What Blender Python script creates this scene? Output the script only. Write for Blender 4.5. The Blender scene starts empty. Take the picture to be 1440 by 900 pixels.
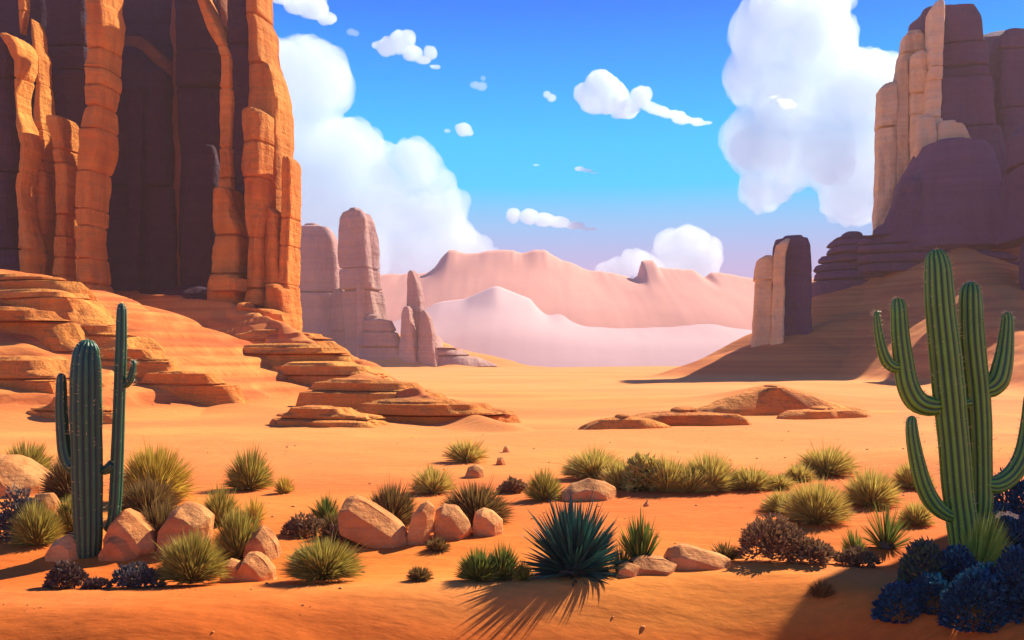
import bpy, bmesh, math, random
import numpy as np
from mathutils import Vector, Matrix, noise as mnoise

# ------------------------------------------------------------------ camera, world, sun
scn = bpy.context.scene
R = math.radians
F = 1250.0           # focal length in photo pixels (photo 1440 x 900)
HOR = 505.0          # photo row of the horizon
CAMH = 2.6
cam_d = bpy.data.cameras.new('camera')
cam = bpy.data.objects.new('camera', cam_d)
scn.collection.objects.link(cam)
cam_d.sensor_width = 36.0
cam_d.lens = 36.0 * F / 1440.0
cam_d.shift_y = (HOR - 450.0) / 1440.0
cam_d.clip_start = 0.1
cam_d.clip_end = 8000.0
cam.location = (0, 0, CAMH)
cam.rotation_euler = (R(90), 0, 0)
scn.camera = cam

SUN_AZ, SUN_EL = R(49), R(39)          # azimuth clockwise from +Y (view direction)
sun_dir = Vector((math.sin(SUN_AZ) * math.cos(SUN_EL), math.cos(SUN_AZ) * math.cos(SUN_EL), math.sin(SUN_EL)))
EXPO = 0.8

world = bpy.data.worlds.new('World')
scn.world = world
world.use_nodes = True
nt = world.node_tree
nt.nodes.clear()
wo = nt.nodes.new('ShaderNodeOutputWorld')
bg = nt.nodes.new('ShaderNodeBackground')
bg.inputs['Strength'].default_value = 0.1
sky = nt.nodes.new('ShaderNodeTexSky')
sky.sky_type = 'NISHITA'
sky.sun_disc = False
sky.sun_elevation = SUN_EL
sky.sun_rotation = SUN_AZ
tc = nt.nodes.new('ShaderNodeTexCoord')
sx = nt.nodes.new('ShaderNodeSeparateXYZ')
ramp = nt.nodes.new('ShaderNodeValToRGB')
SKY = [(0.0, (.46, .30, .44)), (.10, (.36, .34, .60)), (.15, (.18, .42, .72)), (.19, (.0, .46, .80)),
       (.235, (.0, .42, .84)), (.295, (.0, .30, .82)), (.37, (.0, .16, .72)), (.50, (.0, .07, .40)), (1.0, (.0, .03, .18))]
cr = ramp.color_ramp
while len(cr.elements) < len(SKY):
    cr.elements.new(0.5)
for e, (p, c) in zip(cr.elements, SKY):
    e.position = p
    e.color = (*c, 1)
mul = nt.nodes.new('ShaderNodeVectorMath'); mul.operation = 'SCALE'; mul.inputs['Scale'].default_value = 8.5
mix = nt.nodes.new('ShaderNodeMix'); mix.data_type = 'RGBA'; mix.inputs['Factor'].default_value = 0.98
L = nt.links.new
L(tc.outputs['Generated'], sx.inputs[0]); L(sx.outputs['Z'], ramp.inputs[0])
L(ramp.outputs[0], mul.inputs[0]); L(sky.outputs[0], mix.inputs['A']); L(mul.outputs[0], mix.inputs['B'])
L(mix.outputs['Result'], bg.inputs['Color']); L(bg.outputs[0], wo.inputs[0])

sd = bpy.data.lights.new('sun', 'SUN')
sd.energy = 5.0
sd.angle = R(0.55)
sd.color = (1.0, .90, .72)
sun = bpy.data.objects.new('sun', sd)
scn.collection.objects.link(sun)
sun.rotation_euler = sun_dir.to_track_quat('Z', 'Y').to_euler()

scn.view_settings.view_transform = 'Standard'
scn.view_settings.look = 'None'
scn.view_settings.exposure = EXPO
scn.view_settings.gamma = 1.0
scn.render.engine = 'CYCLES'
scn.cycles.max_bounces = 14
scn.cycles.diffuse_bounces = 3
scn.cycles.transparent_max_bounces = 12
scn.cycles.volume_bounces = 12

COL = scn.collection

# ------------------------------------------------------------------ helpers
def wx(px, Y): return (px - 720.0) / F * Y
def wz(py, Y): return CAMH + (HOR - py) / F * Y

def link(o, parent=None):
    COL.objects.link(o)
    if parent is not None:
        o.parent = parent
    return o

def tag(o, label=None, cat=None, group=None, kind=None):
    if label: o['label'] = label
    if cat: o['category'] = cat
    if group: o['group'] = group
    if kind: o['kind'] = kind
    return o

def empty(name, loc):
    o = bpy.data.objects.new(name, None)
    o.location = loc
    o.empty_display_size = .2
    return link(o)

def mesh_obj(name, verts, faces, mat, parent=None, smooth=False, loc=None):
    me = bpy.data.meshes.new(name)
    me.from_pydata([tuple(v) for v in verts], [], faces)
    if smooth:
        me.polygons.foreach_set('use_smooth', [True] * len(me.polygons))
    me.materials.append(mat)
    me.update()
    o = bpy.data.objects.new(name, me)
    if loc is not None: o.location = loc
    return link(o, parent)

# --- numpy noise
_rs = np.random.RandomState(7)
_P = _rs.rand(256, 256)
def vnoise(x, y):
    xi = np.floor(x).astype(int); yi = np.floor(y).astype(int)
    fx = x - xi; fy = y - yi
    fx = fx * fx * fx * (fx * (fx * 6 - 15) + 10); fy = fy * fy * fy * (fy * (fy * 6 - 15) + 10)
    a = _P[xi & 255, yi & 255]; b = _P[(xi + 1) & 255, yi & 255]
    c = _P[xi & 255, (yi + 1) & 255]; d = _P[(xi + 1) & 255, (yi + 1) & 255]
    return (a + (b - a) * fx) * (1 - fy) + (c + (d - c) * fx) * fy
def fbm(x, y, o=4):
    s = 0; a = 1; t = 0
    for i in range(o):
        s = s + a * (vnoise(x * 2**i + 17.3 * i, y * 2**i + 9.1 * i) * 2 - 1); t += a; a *= .5
    return s / t
def smooth(a, b, x):
    t = np.clip((x - a) / (b - a), 0, 1)
    return t * t * (3 - 2 * t)

# ------------------------------------------------------------------ materials
def new_mat(name):
    m = bpy.data.materials.new(name); m.use_nodes = True
    n = m.node_tree.nodes; n.clear()
    out = n.new('ShaderNodeOutputMaterial'); b = n.new('ShaderNodeBsdfPrincipled')
    m.node_tree.links.new(b.outputs[0], out.inputs[0])
    return m, n, m.node_tree.links.new, b

def ramp_node(n, stops):
    r = n.new('ShaderNodeValToRGB')
    while len(r.color_ramp.elements) < len(stops): r.color_ramp.elements.new(.5)
    for e, (p, c) in zip(r.color_ramp.elements, stops):
        e.position = p; e.color = (*c, 1)
    return r

def rock_mat(name, c1, c2, c3, scale=1.0, streak=(1, 1, .12), bump=.25, varnish=.5, bumpd=.1, band=(.88, 1.1)):
    """sandstone: mottled stone, streaks of desert varnish running down, fine grain"""
    m, n, l, b = new_mat(name)
    g = n.new('ShaderNodeNewGeometry')
    mp = n.new('ShaderNodeMapping'); mp.inputs['Scale'].default_value = tuple(s * scale for s in streak)
    l(g.outputs['Position'], mp.inputs[0])
    n1 = n.new('ShaderNodeTexNoise'); n1.inputs['Scale'].default_value = 1.0; n1.inputs['Detail'].default_value = 8; n1.inputs['Roughness'].default_value = .6
    l(mp.outputs[0], n1.inputs['Vector'])
    n2 = n.new('ShaderNodeTexNoise'); n2.inputs['Scale'].default_value = .35 * scale; n2.inputs['Detail'].default_value = 5
    l(g.outputs['Position'], n2.inputs['Vector'])
    r1 = ramp_node(n, [(.3, c1), (.62, c2)])
    l(n2.outputs[0], r1.inputs[0])
    r2 = n.new('ShaderNodeMapRange'); r2.inputs['From Min'].default_value = .48; r2.inputs['From Max'].default_value = .68
    r2.inputs['To Max'].default_value = varnish
    l(n1.outputs[0], r2.inputs[0])
    mx = n.new('ShaderNodeMix'); mx.data_type = 'RGBA'
    l(r2.outputs[0], mx.inputs['Factor']); l(r1.outputs[0], mx.inputs['A']); mx.inputs['B'].default_value = (*c3, 1)
    # per piece tint
    oi = n.new('ShaderNodeObjectInfo'); hs = n.new('ShaderNodeHueSaturation')
    mr = n.new('ShaderNodeMapRange'); mr.inputs['To Min'].default_value = .85; mr.inputs['To Max'].default_value = 1.15
    l(oi.outputs['Random'], mr.inputs[0]); l(mr.outputs[0], hs.inputs['Value']); l(mx.outputs['Result'], hs.inputs['Color'])
    mb = n.new('ShaderNodeMapping'); mb.inputs['Scale'].default_value = (.06 * scale, .06 * scale, 3.2 * scale)
    l(g.outputs['Position'], mb.inputs[0])
    nb = n.new('ShaderNodeTexNoise'); nb.inputs['Scale'].default_value = 1.; nb.inputs['Detail'].default_value = 6; nb.inputs['Roughness'].default_value = .7
    l(mb.outputs[0], nb.inputs['Vector'])
    mrb = n.new('ShaderNodeMapRange'); mrb.inputs['From Min'].default_value = .35; mrb.inputs['From Max'].default_value = .65
    mrb.inputs['To Min'].default_value = band[0]; mrb.inputs['To Max'].default_value = band[1]
    l(nb.outputs[0], mrb.inputs[0])
    hb = n.new('ShaderNodeHueSaturation'); l(hs.outputs[0], hb.inputs['Color']); l(mrb.outputs[0], hb.inputs['Value'])
    l(hb.outputs[0], b.inputs['Base Color'])
    b.inputs['Roughness'].default_value = .9
    b.inputs['Specular IOR Level'].default_value = .2
    n3 = n.new('ShaderNodeTexNoise'); n3.inputs['Scale'].default_value = 2.2 * scale; n3.inputs['Detail'].default_value = 8; n3.inputs['Roughness'].default_value = .65
    l(g.outputs['Position'], n3.inputs['Vector'])
    ad = n.new('ShaderNodeMath'); ad.operation = 'ADD'; l(n3.outputs[0], ad.inputs[0]); l(n1.outputs[0], ad.inputs[1])
    bp = n.new('ShaderNodeBump'); bp.inputs['Strength'].default_value = bump; bp.inputs['Distance'].default_value = bumpd
    vm = n.new('ShaderNodeMapping'); vm.inputs['Scale'].default_value = (1.0 * scale, 1.0 * scale, (.38 if streak[2] < 1 else 1.0) * scale)
    wn = n.new('ShaderNodeVectorMath'); wn.operation = 'ADD'
    nsx = n.new('ShaderNodeTexNoise'); nsx.inputs['Scale'].default_value = .8 * scale; nsx.inputs['Detail'].default_value = 3
    l(g.outputs['Position'], nsx.inputs['Vector'])
    scn_ = n.new('ShaderNodeVectorMath'); scn_.operation = 'SCALE'; scn_.inputs['Scale'].default_value = 1.1 / scale
    l(nsx.outputs['Color'], scn_.inputs[0]); l(g.outputs['Position'], wn.inputs[0]); l(scn_.outputs[0], wn.inputs[1])
    l(wn.outputs[0], vm.inputs[0])
    vo = n.new('ShaderNodeTexVoronoi'); vo.feature = 'F1'; vo.inputs['Scale'].default_value = 1.0
    l(vm.outputs[0], vo.inputs['Vector'])
    vs_ = n.new('ShaderNodeMath'); vs_.operation = 'MULTIPLY'; vs_.inputs[1].default_value = .9
    l(vo.outputs['Distance'], vs_.inputs[0])
    ab = n.new('ShaderNodeMath'); ab.operation = 'MULTIPLY_ADD'; ab.inputs[1].default_value = .6; l(nb.outputs[0], ab.inputs[0]); l(ad.outputs[0], ab.inputs[2])
    a2 = n.new('ShaderNodeMath'); a2.operation = 'SUBTRACT'; l(ab.outputs[0], a2.inputs[0]); l(vs_.outputs[0], a2.inputs[1])
    l(a2.outputs[0], bp.inputs['Height']); l(bp.outputs[0], b.inputs['Normal'])
    return m

ROCK_L = rock_mat('orange_sandstone', (.76, .21, .036), (.88, .34, .065), (.42, .09, .03), .35, bump=.8, bumpd=1.1)
ROCK_LSHADE = rock_mat('painted_shade_sandstone', (.075, .034, .052), (.055, .026, .050), (.035, .016, .038), .3, bump=.8, bumpd=1.0)  # recess shade put into the colour, darker and bluer than the orange stone
ROCK_LRIM = rock_mat('lit_edge_sandstone', (.34, .12, .055), (.28, .095, .05), (.14, .05, .04), .3, bump=.8, bumpd=1.0)  # lighter brown that paints sunlit edges on the recess slabs
ROCK_RLIT = rock_mat('painted_lit_sandstone', (.92, .58, .25), (.94, .68, .36), (.74, .38, .17), .25, varnish=.4, bump=.8, bumpd=1.4)  # pale tone paints sunlight on the left faces of the right buttes
ROCK_RSHADE = rock_mat('purple_shade_sandstone', (.15, .075, .13), (.12, .06, .12), (.07, .035, .08), .22, bump=.8, bumpd=1.4)  # purple tone paints the shaded faces of the right buttes
ROCK_S = rock_mat('spire_sandstone', (.44, .24, .22), (.54, .32, .25), (.26, .13, .16), .12, bump=.8, bumpd=2.2)
ROCK_B = rock_mat('boulder_stone', (.62, .22, .06), (.76, .34, .11), (.42, .12, .035), 2.5, streak=(1, 1, 1), bump=.8, varnish=.7, bumpd=.07)
MESA = rock_mat('haze_pink_rock', (.82, .37, .28), (.85, .39, .30), (.78, .33, .25), .03, streak=(1, 1, 1), bump=.2, varnish=.4, bumpd=1, band=(.96, 1.02))  # distance haze put into the pink
PALEHILL = rock_mat('haze_pale_sand', (.82, .52, .50), (.88, .58, .55), (.80, .48, .44), .02, streak=(1, 1, 1), bump=.2, varnish=.4, bumpd=1, band=(.97, 1.02))  # mist tint put into the pale colour

def sand_mat():
    m, n, l, b = new_mat('desert_sand')
    g = n.new('ShaderNodeNewGeometry')
    at = n.new('ShaderNodeAttribute'); at.attribute_name = 'rocky'
    mp = n.new('ShaderNodeMapping'); mp.inputs['Scale'].default_value = (.05, .13, .3)
    l(g.outputs['Position'], mp.inputs[0])
    n1 = n.new('ShaderNodeTexNoise'); n1.inputs['Scale'].default_value = 1.; n1.inputs['Detail'].default_value = 6; n1.inputs['Distortion'].default_value = .4
    l(mp.outputs[0], n1.inputs['Vector'])
    sand = ramp_node(n, [(.32, (.58, .085, .010)), (.5, (.71, .150, .018)), (.66, (.86, .31, .045))])
    l(n1.outputs[0], sand.inputs[0])
    # strata on rocky ground follow the height
    mp2 = n.new('ShaderNodeMapping'); mp2.inputs['Scale'].default_value = (.02, .02, 1.3)
    l(g.outputs['Position'], mp2.inputs[0])
    n2 = n.new('ShaderNodeTexNoise'); n2.inputs['Scale'].default_value = 1.3; n2.inputs['Detail'].default_value = 5
    l(mp2.outputs[0], n2.inputs['Vector'])
    rock = ramp_node(n, [(.36, (.46, .075, .022)), (.5, (.68, .155, .036)), (.62, (.82, .27, .06))])
    l(n2.outputs[0], rock.inputs[0])
    mx = n.new('ShaderNodeMix'); mx.data_type = 'RGBA'
    l(at.outputs['Fac'], mx.inputs['Factor']); l(sand.outputs[0], mx.inputs['A']); l(rock.outputs[0], mx.inputs['B'])
    ap = n.new('ShaderNodeAttribute'); ap.attribute_name = 'pale'  # carries painted distance haze and dune lip light
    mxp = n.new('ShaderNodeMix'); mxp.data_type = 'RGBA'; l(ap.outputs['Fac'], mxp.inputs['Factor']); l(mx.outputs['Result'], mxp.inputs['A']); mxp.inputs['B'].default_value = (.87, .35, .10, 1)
    mx = mxp
    # fine speckle
    n3 = n.new('ShaderNodeTexNoise'); n3.inputs['Scale'].default_value = 7.; n3.inputs['Detail'].default_value = 10; n3.inputs['Roughness'].default_value = .7
    l(g.outputs['Position'], n3.inputs['Vector'])
    mr = n.new('ShaderNodeMapRange'); mr.inputs['From Min'].default_value = .3; mr.inputs['From Max'].default_value = .7
    mr.inputs['To Min'].default_value = .86; mr.inputs['To Max'].default_value = 1.1
    l(n3.outputs[0], mr.inputs[0])
    hs = n.new('ShaderNodeHueSaturation'); l(mx.outputs['Result'], hs.inputs['Color']); l(mr.outputs[0], hs.inputs['Value'])
    l(hs.outputs[0], b.inputs['Base Color'])
    b.inputs['Roughness'].default_value = .95
    b.inputs['Specular IOR Level'].default_value = .15
    # wind ripples
    mp3 = n.new('ShaderNodeMapping'); mp3.inputs['Rotation'].default_value = (0, 0, .35); mp3.inputs['Scale'].default_value = (.6, 2.2, .6)
    l(g.outputs['Position'], mp3.inputs[0])
    n4 = n.new('ShaderNodeTexNoise'); n4.inputs['Scale'].default_value = 1.6; n4.inputs['Detail'].default_value = 7; n4.inputs['Roughness'].default_value = .5
    l(mp3.outputs[0], n4.inputs['Vector'])
    ad = n.new('ShaderNodeMath'); ad.operation = 'MULTIPLY_ADD'; ad.inputs[1].default_value = .10
    l(n3.outputs[0], ad.inputs[0]); l(n4.outputs[0], ad.inputs[2])
    bp = n.new('ShaderNodeBump'); bp.inputs['Strength'].default_value = .5; bp.inputs['Distance'].default_value = .10
    l(ad.outputs[0], bp.inputs['Height']); l(bp.outputs[0], b.inputs['Normal'])
    return m
SAND = sand_mat()

def leaf_mat(name, c1, c2, rough=.6, trans=.35, spec=.3):
    m, n, l, b = new_mat(name)
    g = n.new('ShaderNodeNewGeometry')
    r = ramp_node(n, [(0, c1), (.55, tuple((a + d) / 2 for a, d in zip(c1, c2))), (1, c2)])
    l(g.outputs['Random Per Island'], r.inputs[0])
    nz = n.new('ShaderNodeTexNoise'); nz.inputs['Scale'].default_value = 14; l(g.outputs['Position'], nz.inputs['Vector'])
    mr = n.new('ShaderNodeMapRange'); mr.inputs['To Min'].default_value = .65; mr.inputs['To Max'].default_value = 1.35
    l(nz.outputs[0], mr.inputs[0])
    hs = n.new('ShaderNodeHueSaturation'); l(r.outputs[0], hs.inputs['Color']); l(mr.outputs[0], hs.inputs['Value'])
    l(hs.outputs[0], b.inputs['Base Color'])
    b.inputs['Roughness'].default_value = rough
    b.inputs['Specular IOR Level'].default_value = spec
    tr = n.new('ShaderNodeBsdfTranslucent'); l(hs.outputs[0], tr.inputs['Color'])
    ms = n.new('ShaderNodeMixShader'); ms.inputs[0].default_value = trans
    out = [x for x in n if x.type == 'OUTPUT_MATERIAL'][0]
    l(b.outputs[0], ms.inputs[1]); l(tr.outputs[0], ms.inputs[2]); l(ms.outputs[0], out.inputs[0])
    return m
G_OLIVE = leaf_mat('olive_grass', (.24, .18, .035), (.62, .50, .09))
G_GOLD = leaf_mat('golden_grass', (.40, .26, .035), (.80, .58, .09))
G_GREEN = leaf_mat('green_spiky_leaf', (.06, .11, .025), (.32, .34, .05))
G_BRIGHT = leaf_mat('bright_green_grass', (.22, .36, .04), (.60, .74, .12))
G_DARK = leaf_mat('dark_brown_grass', (.14, .08, .025), (.36, .22, .06))
G_YUCCA = leaf_mat('teal_yucca_leaf', (.006, .045, .045), (.04, .17, .11), .4, .15, .5)
G_PALE = leaf_mat('dusty_olive_grass', (.50, .36, .08), (.76, .60, .14))
S_BROWN = leaf_mat('brown_scrub_leaf', (.20, .10, .045), (.42, .24, .10), .8, .2)
S_DARK = leaf_mat('charcoal_scrub_leaf', (.09, .055, .045), (.22, .13, .08), .8, .15)
S_BLUE = leaf_mat('blue_scrub_leaf', (.004, .04, .085), (.014, .14, .22), .7, .2)
S_BLUEG = leaf_mat('green_blue_scrub_leaf', (.02, .06, .11), (.16, .24, .06), .7, .25)
S_SLATE = leaf_mat('slate_scrub_leaf', (.08, .075, .075), (.20, .17, .13), .7, .2)

def cactus_mat(name, cg, cr_, rough=.45):
    m, n, l, b = new_mat(name)
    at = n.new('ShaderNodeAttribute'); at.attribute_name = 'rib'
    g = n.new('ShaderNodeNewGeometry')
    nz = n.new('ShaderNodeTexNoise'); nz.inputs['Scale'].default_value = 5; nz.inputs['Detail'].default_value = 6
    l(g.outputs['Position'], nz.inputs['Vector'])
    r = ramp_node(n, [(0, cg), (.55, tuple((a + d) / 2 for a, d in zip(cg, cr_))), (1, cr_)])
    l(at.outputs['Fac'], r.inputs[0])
    mr = n.new('ShaderNodeMapRange'); mr.inputs['To Min'].default_value = .7; mr.inputs['To Max'].default_value = 1.3
    l(nz.outputs[0], mr.inputs[0])
    hs = n.new('ShaderNodeHueSaturation'); l(r.outputs[0], hs.inputs['Color']); l(mr.outputs[0], hs.inputs['Value'])
    l(hs.outputs[0], b.inputs['Base Color']); b.inputs['Roughness'].default_value = rough
    bp = n.new('ShaderNodeBump'); bp.inputs['Strength'].default_value = .2; bp.inputs['Distance'].default_value = .01
    l(nz.outputs[0], bp.inputs['Height']); l(bp.outputs[0], b.inputs['Normal'])
    return m
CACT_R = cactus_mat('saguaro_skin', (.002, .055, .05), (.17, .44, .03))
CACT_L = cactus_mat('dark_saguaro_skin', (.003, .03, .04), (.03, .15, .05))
SPINE, _n, _l, _b = new_mat('cactus_spine'); _b.inputs['Base Color'].default_value = (.75, .66, .30, 1); _b.inputs['Roughness'].default_value = .5
STEM, _n, _l, _b = new_mat('woody_stem'); _b.inputs['Base Color'].default_value = (.10, .06, .035, 1)
FLOWER, _n, _l, _b = new_mat('cream_petal'); _b.inputs['Base Color'].default_value = (.85, .72, .35, 1)

# ------------------------------------------------------------------ terrain
CREST = [(-400, 836), (0, 829), (200, 832), (400, 824), (560, 821), (700, 817), (800, 812), (900, 808), (1000, 797), (1080, 792), (1180, 795), (1290, 812), (1440, 835), (1900, 860)]
_cx = np.arange(-420, 1930, 5.0)
def _soft(xs, ys):
    v = np.interp(_cx, xs, ys); k = np.hanning(41); k /= k.sum()
    return np.convolve(np.pad(v, 20, mode='edge'), k, 'valid')
_crest = _soft([c[0] for c in CREST], [c[1] for c in CREST])
_shelf = _soft([-200, 0, 300, 500, 700, 900, 1000, 1200, 1500], [.45, .40, .42, .18, .0, .05, .22, .5, .6])
def P3(px, py, Y): return (wx(px, Y), Y, wz(py, Y))
# ridges: (polyline, slope, roundness, rocky)
RIDGES = [
    # right hand spur of the left butte
    ([P3(-200, 400, 100), P3(150, 405, 97), P3(320, 425, 88), P3(410, 456, 78), P3(460, 484, 66), P3(510, 516, 52), P3(570, 548, 42), P3(650, 574, 36), P3(730, 604, 31)], .8, .4, .92),
    # front left mound
    ([P3(-260, 340, 62), P3(0, 378, 58), P3(60, 392, 57), P3(110, 425, 54), P3(150, 462, 52), P3(200, 508, 48), P3(240, 530, 46), P3(320, 568, 42), P3(420, 580, 39), P3(560, 608, 33)], .34, 1.0, 1),
    # distant dune with a peak
    ([P3(840, 603, 38), P3(930, 583, 45), P3(1000, 576, 50), P3(1060, 556, 55), P3(1097, 540, 58), P3(1150, 556, 56), P3(1230, 576, 52)], .22, .5, .55),
    # long slope below the right butte
    ([P3(1190, 385, 150), P3(1250, 330, 156), P3(1440, 300, 152), P3(1800, 280, 150), P3(2200, 280, 150)], .80, 2, .85),
    ([P3(1330, 330, 150), P3(1400, 400, 118), P3(1470, 480, 84), P3(1560, 540, 62), P3(1700, 580, 46)], .55, 2.5, .85),
    ([P3(1086, 478, 131), P3(1120, 470, 131), P3(1200, 440, 136)], .36, 2, .85),
    # foot of the far spires
    ([P3(380, 490, 300), P3(500, 494, 300), P3(560, 470, 300), P3(610, 478, 300), P3(645, 490, 300), P3(745, 509, 300)], .5, 3, .8),
    # low sand ridges in the middle ground
    ([P3(900, 722, 16.2), P3(1060, 698, 17), P3(1150, 678, 18.4), P3(1280, 638, 20.5), P3(1500, 620, 22)], .20, 1.0, 0),
    ([P3(640, 640, 25), P3(780, 622, 27), P3(900, 612, 29), P3(1050, 612, 29)], .16, 1.0, 0),
]
def ridge_h(x, y):
    best = np.full(x.shape, -50.0); rk = np.zeros(x.shape)
    for pts, sl, rd, rocky in RIDGES:
        hb = np.full(x.shape, -50.0)
        for (ax, ay, az), (bx, by, bz) in zip(pts[:-1], pts[1:]):
            dx, dy = bx - ax, by - ay
            t = np.clip(((x - ax) * dx + (y - ay) * dy) / (dx * dx + dy * dy), 0, 1)
            d = np.hypot(x - ax - t * dx, y - ay - t * dy)
            h = az + (bz - az) * t - sl * (np.sqrt(d * d + rd * rd) - rd)
            hb = np.maximum(hb, h)
        rk = np.where(hb > best, rocky, rk)
        best = np.maximum(best, hb)
    return best, rk
def terrain(x, y):
    x = np.asarray(x, float); y = np.asarray(y, float)
    yy = np.maximum(y, 2.0)
    px = 720 + x / yy * F
    cpy = np.interp(px, _cx, _crest)
    yc = CAMH * F / (cpy - HOR)
    s = yc - y
    sf = np.clip(s, 0, 9)
    so = np.interp(px, _cx, _shelf)
    s2 = np.clip(sf - so, 0, 9)
    front = -(.09 * sf + 1.3 * s2 * s2 / (1 + 1.3 * s2))
    sb = np.clip(-s, 0, None)
    trough = -.16 * np.exp(-((sb - 1.1) / .75) ** 2)
    und = .22 * fbm(x / 9 + 3, y / 7, 4) * smooth(1.5, 9, sb) * (1 - .6 * smooth(60, 140, y)) + .5 * fbm(x / 60, y / 40 + 5, 3) * smooth(40, 110, y)
    und = und + .03 * fbm(x / 1.3, y / 1.3, 3) * smooth(60, 20, y)
    z = front + trough + und
    wxn = 5 * fbm(x / 14 + 40, y / 14, 4); wyn = 5 * fbm(x / 14, y / 14 + 80, 4)
    k = smooth(20, 45, y)
    rh, rk = ridge_h(x + .45 * k * wxn, y + .45 * k * wyn)
    # smooth max
    kk = .35
    m = np.maximum(z, rh)
    zz = m + kk * np.log1p(np.exp(-np.abs(z - rh) / kk)) - kk * .0
    zz = np.where(np.abs(z - rh) > 4, m, zz)
    rocky = rk * smooth(-.1, .9, rh - z)
    # strata ledges on rocky ground
    near = smooth(160, 100, y)
    st = .85 + .25 * fbm(x / 30, y / 30 + 11, 2)
    tt = (zz + 1.7 * fbm(x / 15, y / 8, 4)) / st
    fr = tt - np.floor(tt)
    step = (smooth(.35, .65, fr) - fr) * st
    zz = zz + step * np.where(rk > .95, .72, .45) * (rocky > .85) * smooth(0.15, 1.0, rh - z) * near
    return zz, rocky
def tz(x, y): return float(terrain(np.array([x]), np.array([y]))[0][0])

def build_ground():
    a1 = np.linspace(-36, 36, 860)
    a0 = np.linspace(-180, -36, 60)[:-1]; a2 = np.linspace(36, 180, 60)[1:]
    ang = np.radians(np.concatenate([a0, a1, a2]))
    rad = np.concatenate([np.geomspace(1.0, 7.5, 30)[:-1], np.geomspace(7.5, 140, 560)[:-1], np.geomspace(140, 640, 110)])
    A, Rr = np.meshgrid(ang, rad)
    x = np.sin(A) * Rr; y = np.cos(A) * Rr
    z, rk = terrain(x, y)
    nr, na = x.shape
    co = np.stack([x, y, z], -1).reshape(-1, 3)
    idx = np.arange(nr * na).reshape(nr, na)
    f = np.stack([idx[:-1, :-1], idx[:-1, 1:], idx[1:, 1:], idx[1:, :-1]], -1).reshape(-1, 4)[:, ::-1]
    c0 = len(co)
    co = np.vstack([co, [[0, 0, float(z[0].mean())]]])
    cap = np.stack([np.full(na - 1, c0), idx[0, 1:], idx[0, :-1]], -1)
    me = bpy.data.meshes.new('ground')
    nv = len(co); nf4 = len(f); nf3 = len(cap)
    me.vertices.add(nv); me.vertices.foreach_set('co', co.astype(np.float32).ravel())
    loops = np.concatenate([f.ravel(), cap.ravel()]).astype(np.int32)
    me.loops.add(len(loops)); me.loops.foreach_set('vertex_index', loops)
    me.polygons.add(nf4 + nf3)
    starts = np.concatenate([np.arange(nf4) * 4, nf4 * 4 + np.arange(nf3) * 3]).astype(np.int32)
    me.polygons.foreach_set('loop_start', starts)
    me.polygons.foreach_set('use_smooth', np.ones(nf4 + nf3, bool))
    pa = (.62 * smooth(10.8, 24, y) + .38 * smooth(35, 90, y)) * (.85 + .3 * fbm(x / 20, y / 9, 3)) * (1 - .75 * np.clip(rk, 0, 1) * (y < 200))  # painted haze: sand turns paler with distance
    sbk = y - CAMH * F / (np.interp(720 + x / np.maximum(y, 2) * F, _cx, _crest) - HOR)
    pa = np.maximum(pa, .55 * np.exp(-((sbk + .1) / .45) ** 2) * (.6 + .6 * fbm(x / 1.7, y / 1.7, 3)))  # painted light along the dune lip
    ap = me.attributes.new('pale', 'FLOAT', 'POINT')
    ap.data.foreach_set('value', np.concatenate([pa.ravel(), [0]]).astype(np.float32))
    at = me.attributes.new('rocky', 'FLOAT', 'POINT')
    at.data.foreach_set('value', np.concatenate([rk.ravel(), [0]]).astype(np.float32))
    me.update(calc_edges=True)
    me.validate()
    me.materials.append(SAND)
    o = link(bpy.data.objects.new('ground', me))
    tag(o, 'orange desert sand with rocky slopes', kind='structure')
build_ground()

_ys = np.geomspace(7.5, 120, 3000)
def ground_at(px, py, ymin=7.5):
    """first point of the terrain seen along the ray through a photo pixel"""
    ys = _ys[_ys >= ymin]
    x = (px - 720) / F * ys; zr = CAMH + (HOR - py) / F * ys
    z = terrain(x, ys)[0]
    k = np.argmax(zr <= z) if np.any(zr <= z) else -1
    return float(x[k]), float(ys[k]), float(z[k])

# ------------------------------------------------------------------ distant ranges
def range_mesh(name, prof, Y, depth, mat, label, amp, seed, sm=False):
    xs = np.arange(prof[0][0], prof[-1][0] + .1, 3.0)
    py = np.interp(xs, [p[0] for p in prof], [p[1] for p in prof])
    top = CAMH + (HOR - py) / F * Y
    X = (xs - 720) / F * Y
    def soft(a, n_):
        k_ = np.hanning(n_); k_ /= k_.sum()
        return np.convolve(np.pad(a, n_ // 2, mode='edge'), k_, 'valid')
    top = soft(top, 9) if depth < 100 else top + .9 * fbm(X / 6 + seed, X * 0 + .5, 4)
    low = soft(top, 61)
    v = []; f = []
    rows = [(d, 1) for d in (-1.0, -.8, -.6, -.45, -.35, -.25, -.17, -.1, -.04, 0, .15, .5, 1.)]
    for i, (d, k) in enumerate(rows):
        yy = Y + d * depth + amp * 1.0 * fbm(X / 22 + seed, X * 0 + i * .35, 3) * (abs(d) > .05)
        w = float(smooth(-.26 if depth > 100 else -.5, 0, np.array(d)))
        zz = (low * .96 * (1 - w) + top * w) * (max(0, 1 - abs(d)) ** (.75 if d < 0 else 1)) - (3 if abs(d) == 1 else 0)
        if -.9 < d < -.05: zz = zz + amp * fbm(X / 12, X * 0 + d * 9 + seed, 4)
        for j in range(len(X)): v.append((X[j], yy[j], zz[j]))
    n = len(X)
    for i in range(len(rows) - 1):
        for j in range(n - 1): f.append((i * n + j, i * n + j + 1, (i + 1) * n + j + 1, (i + 1) * n + j))
    o = mesh_obj(name, v, f, mat, smooth=True)
    tag(o, label, kind='structure')
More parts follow.
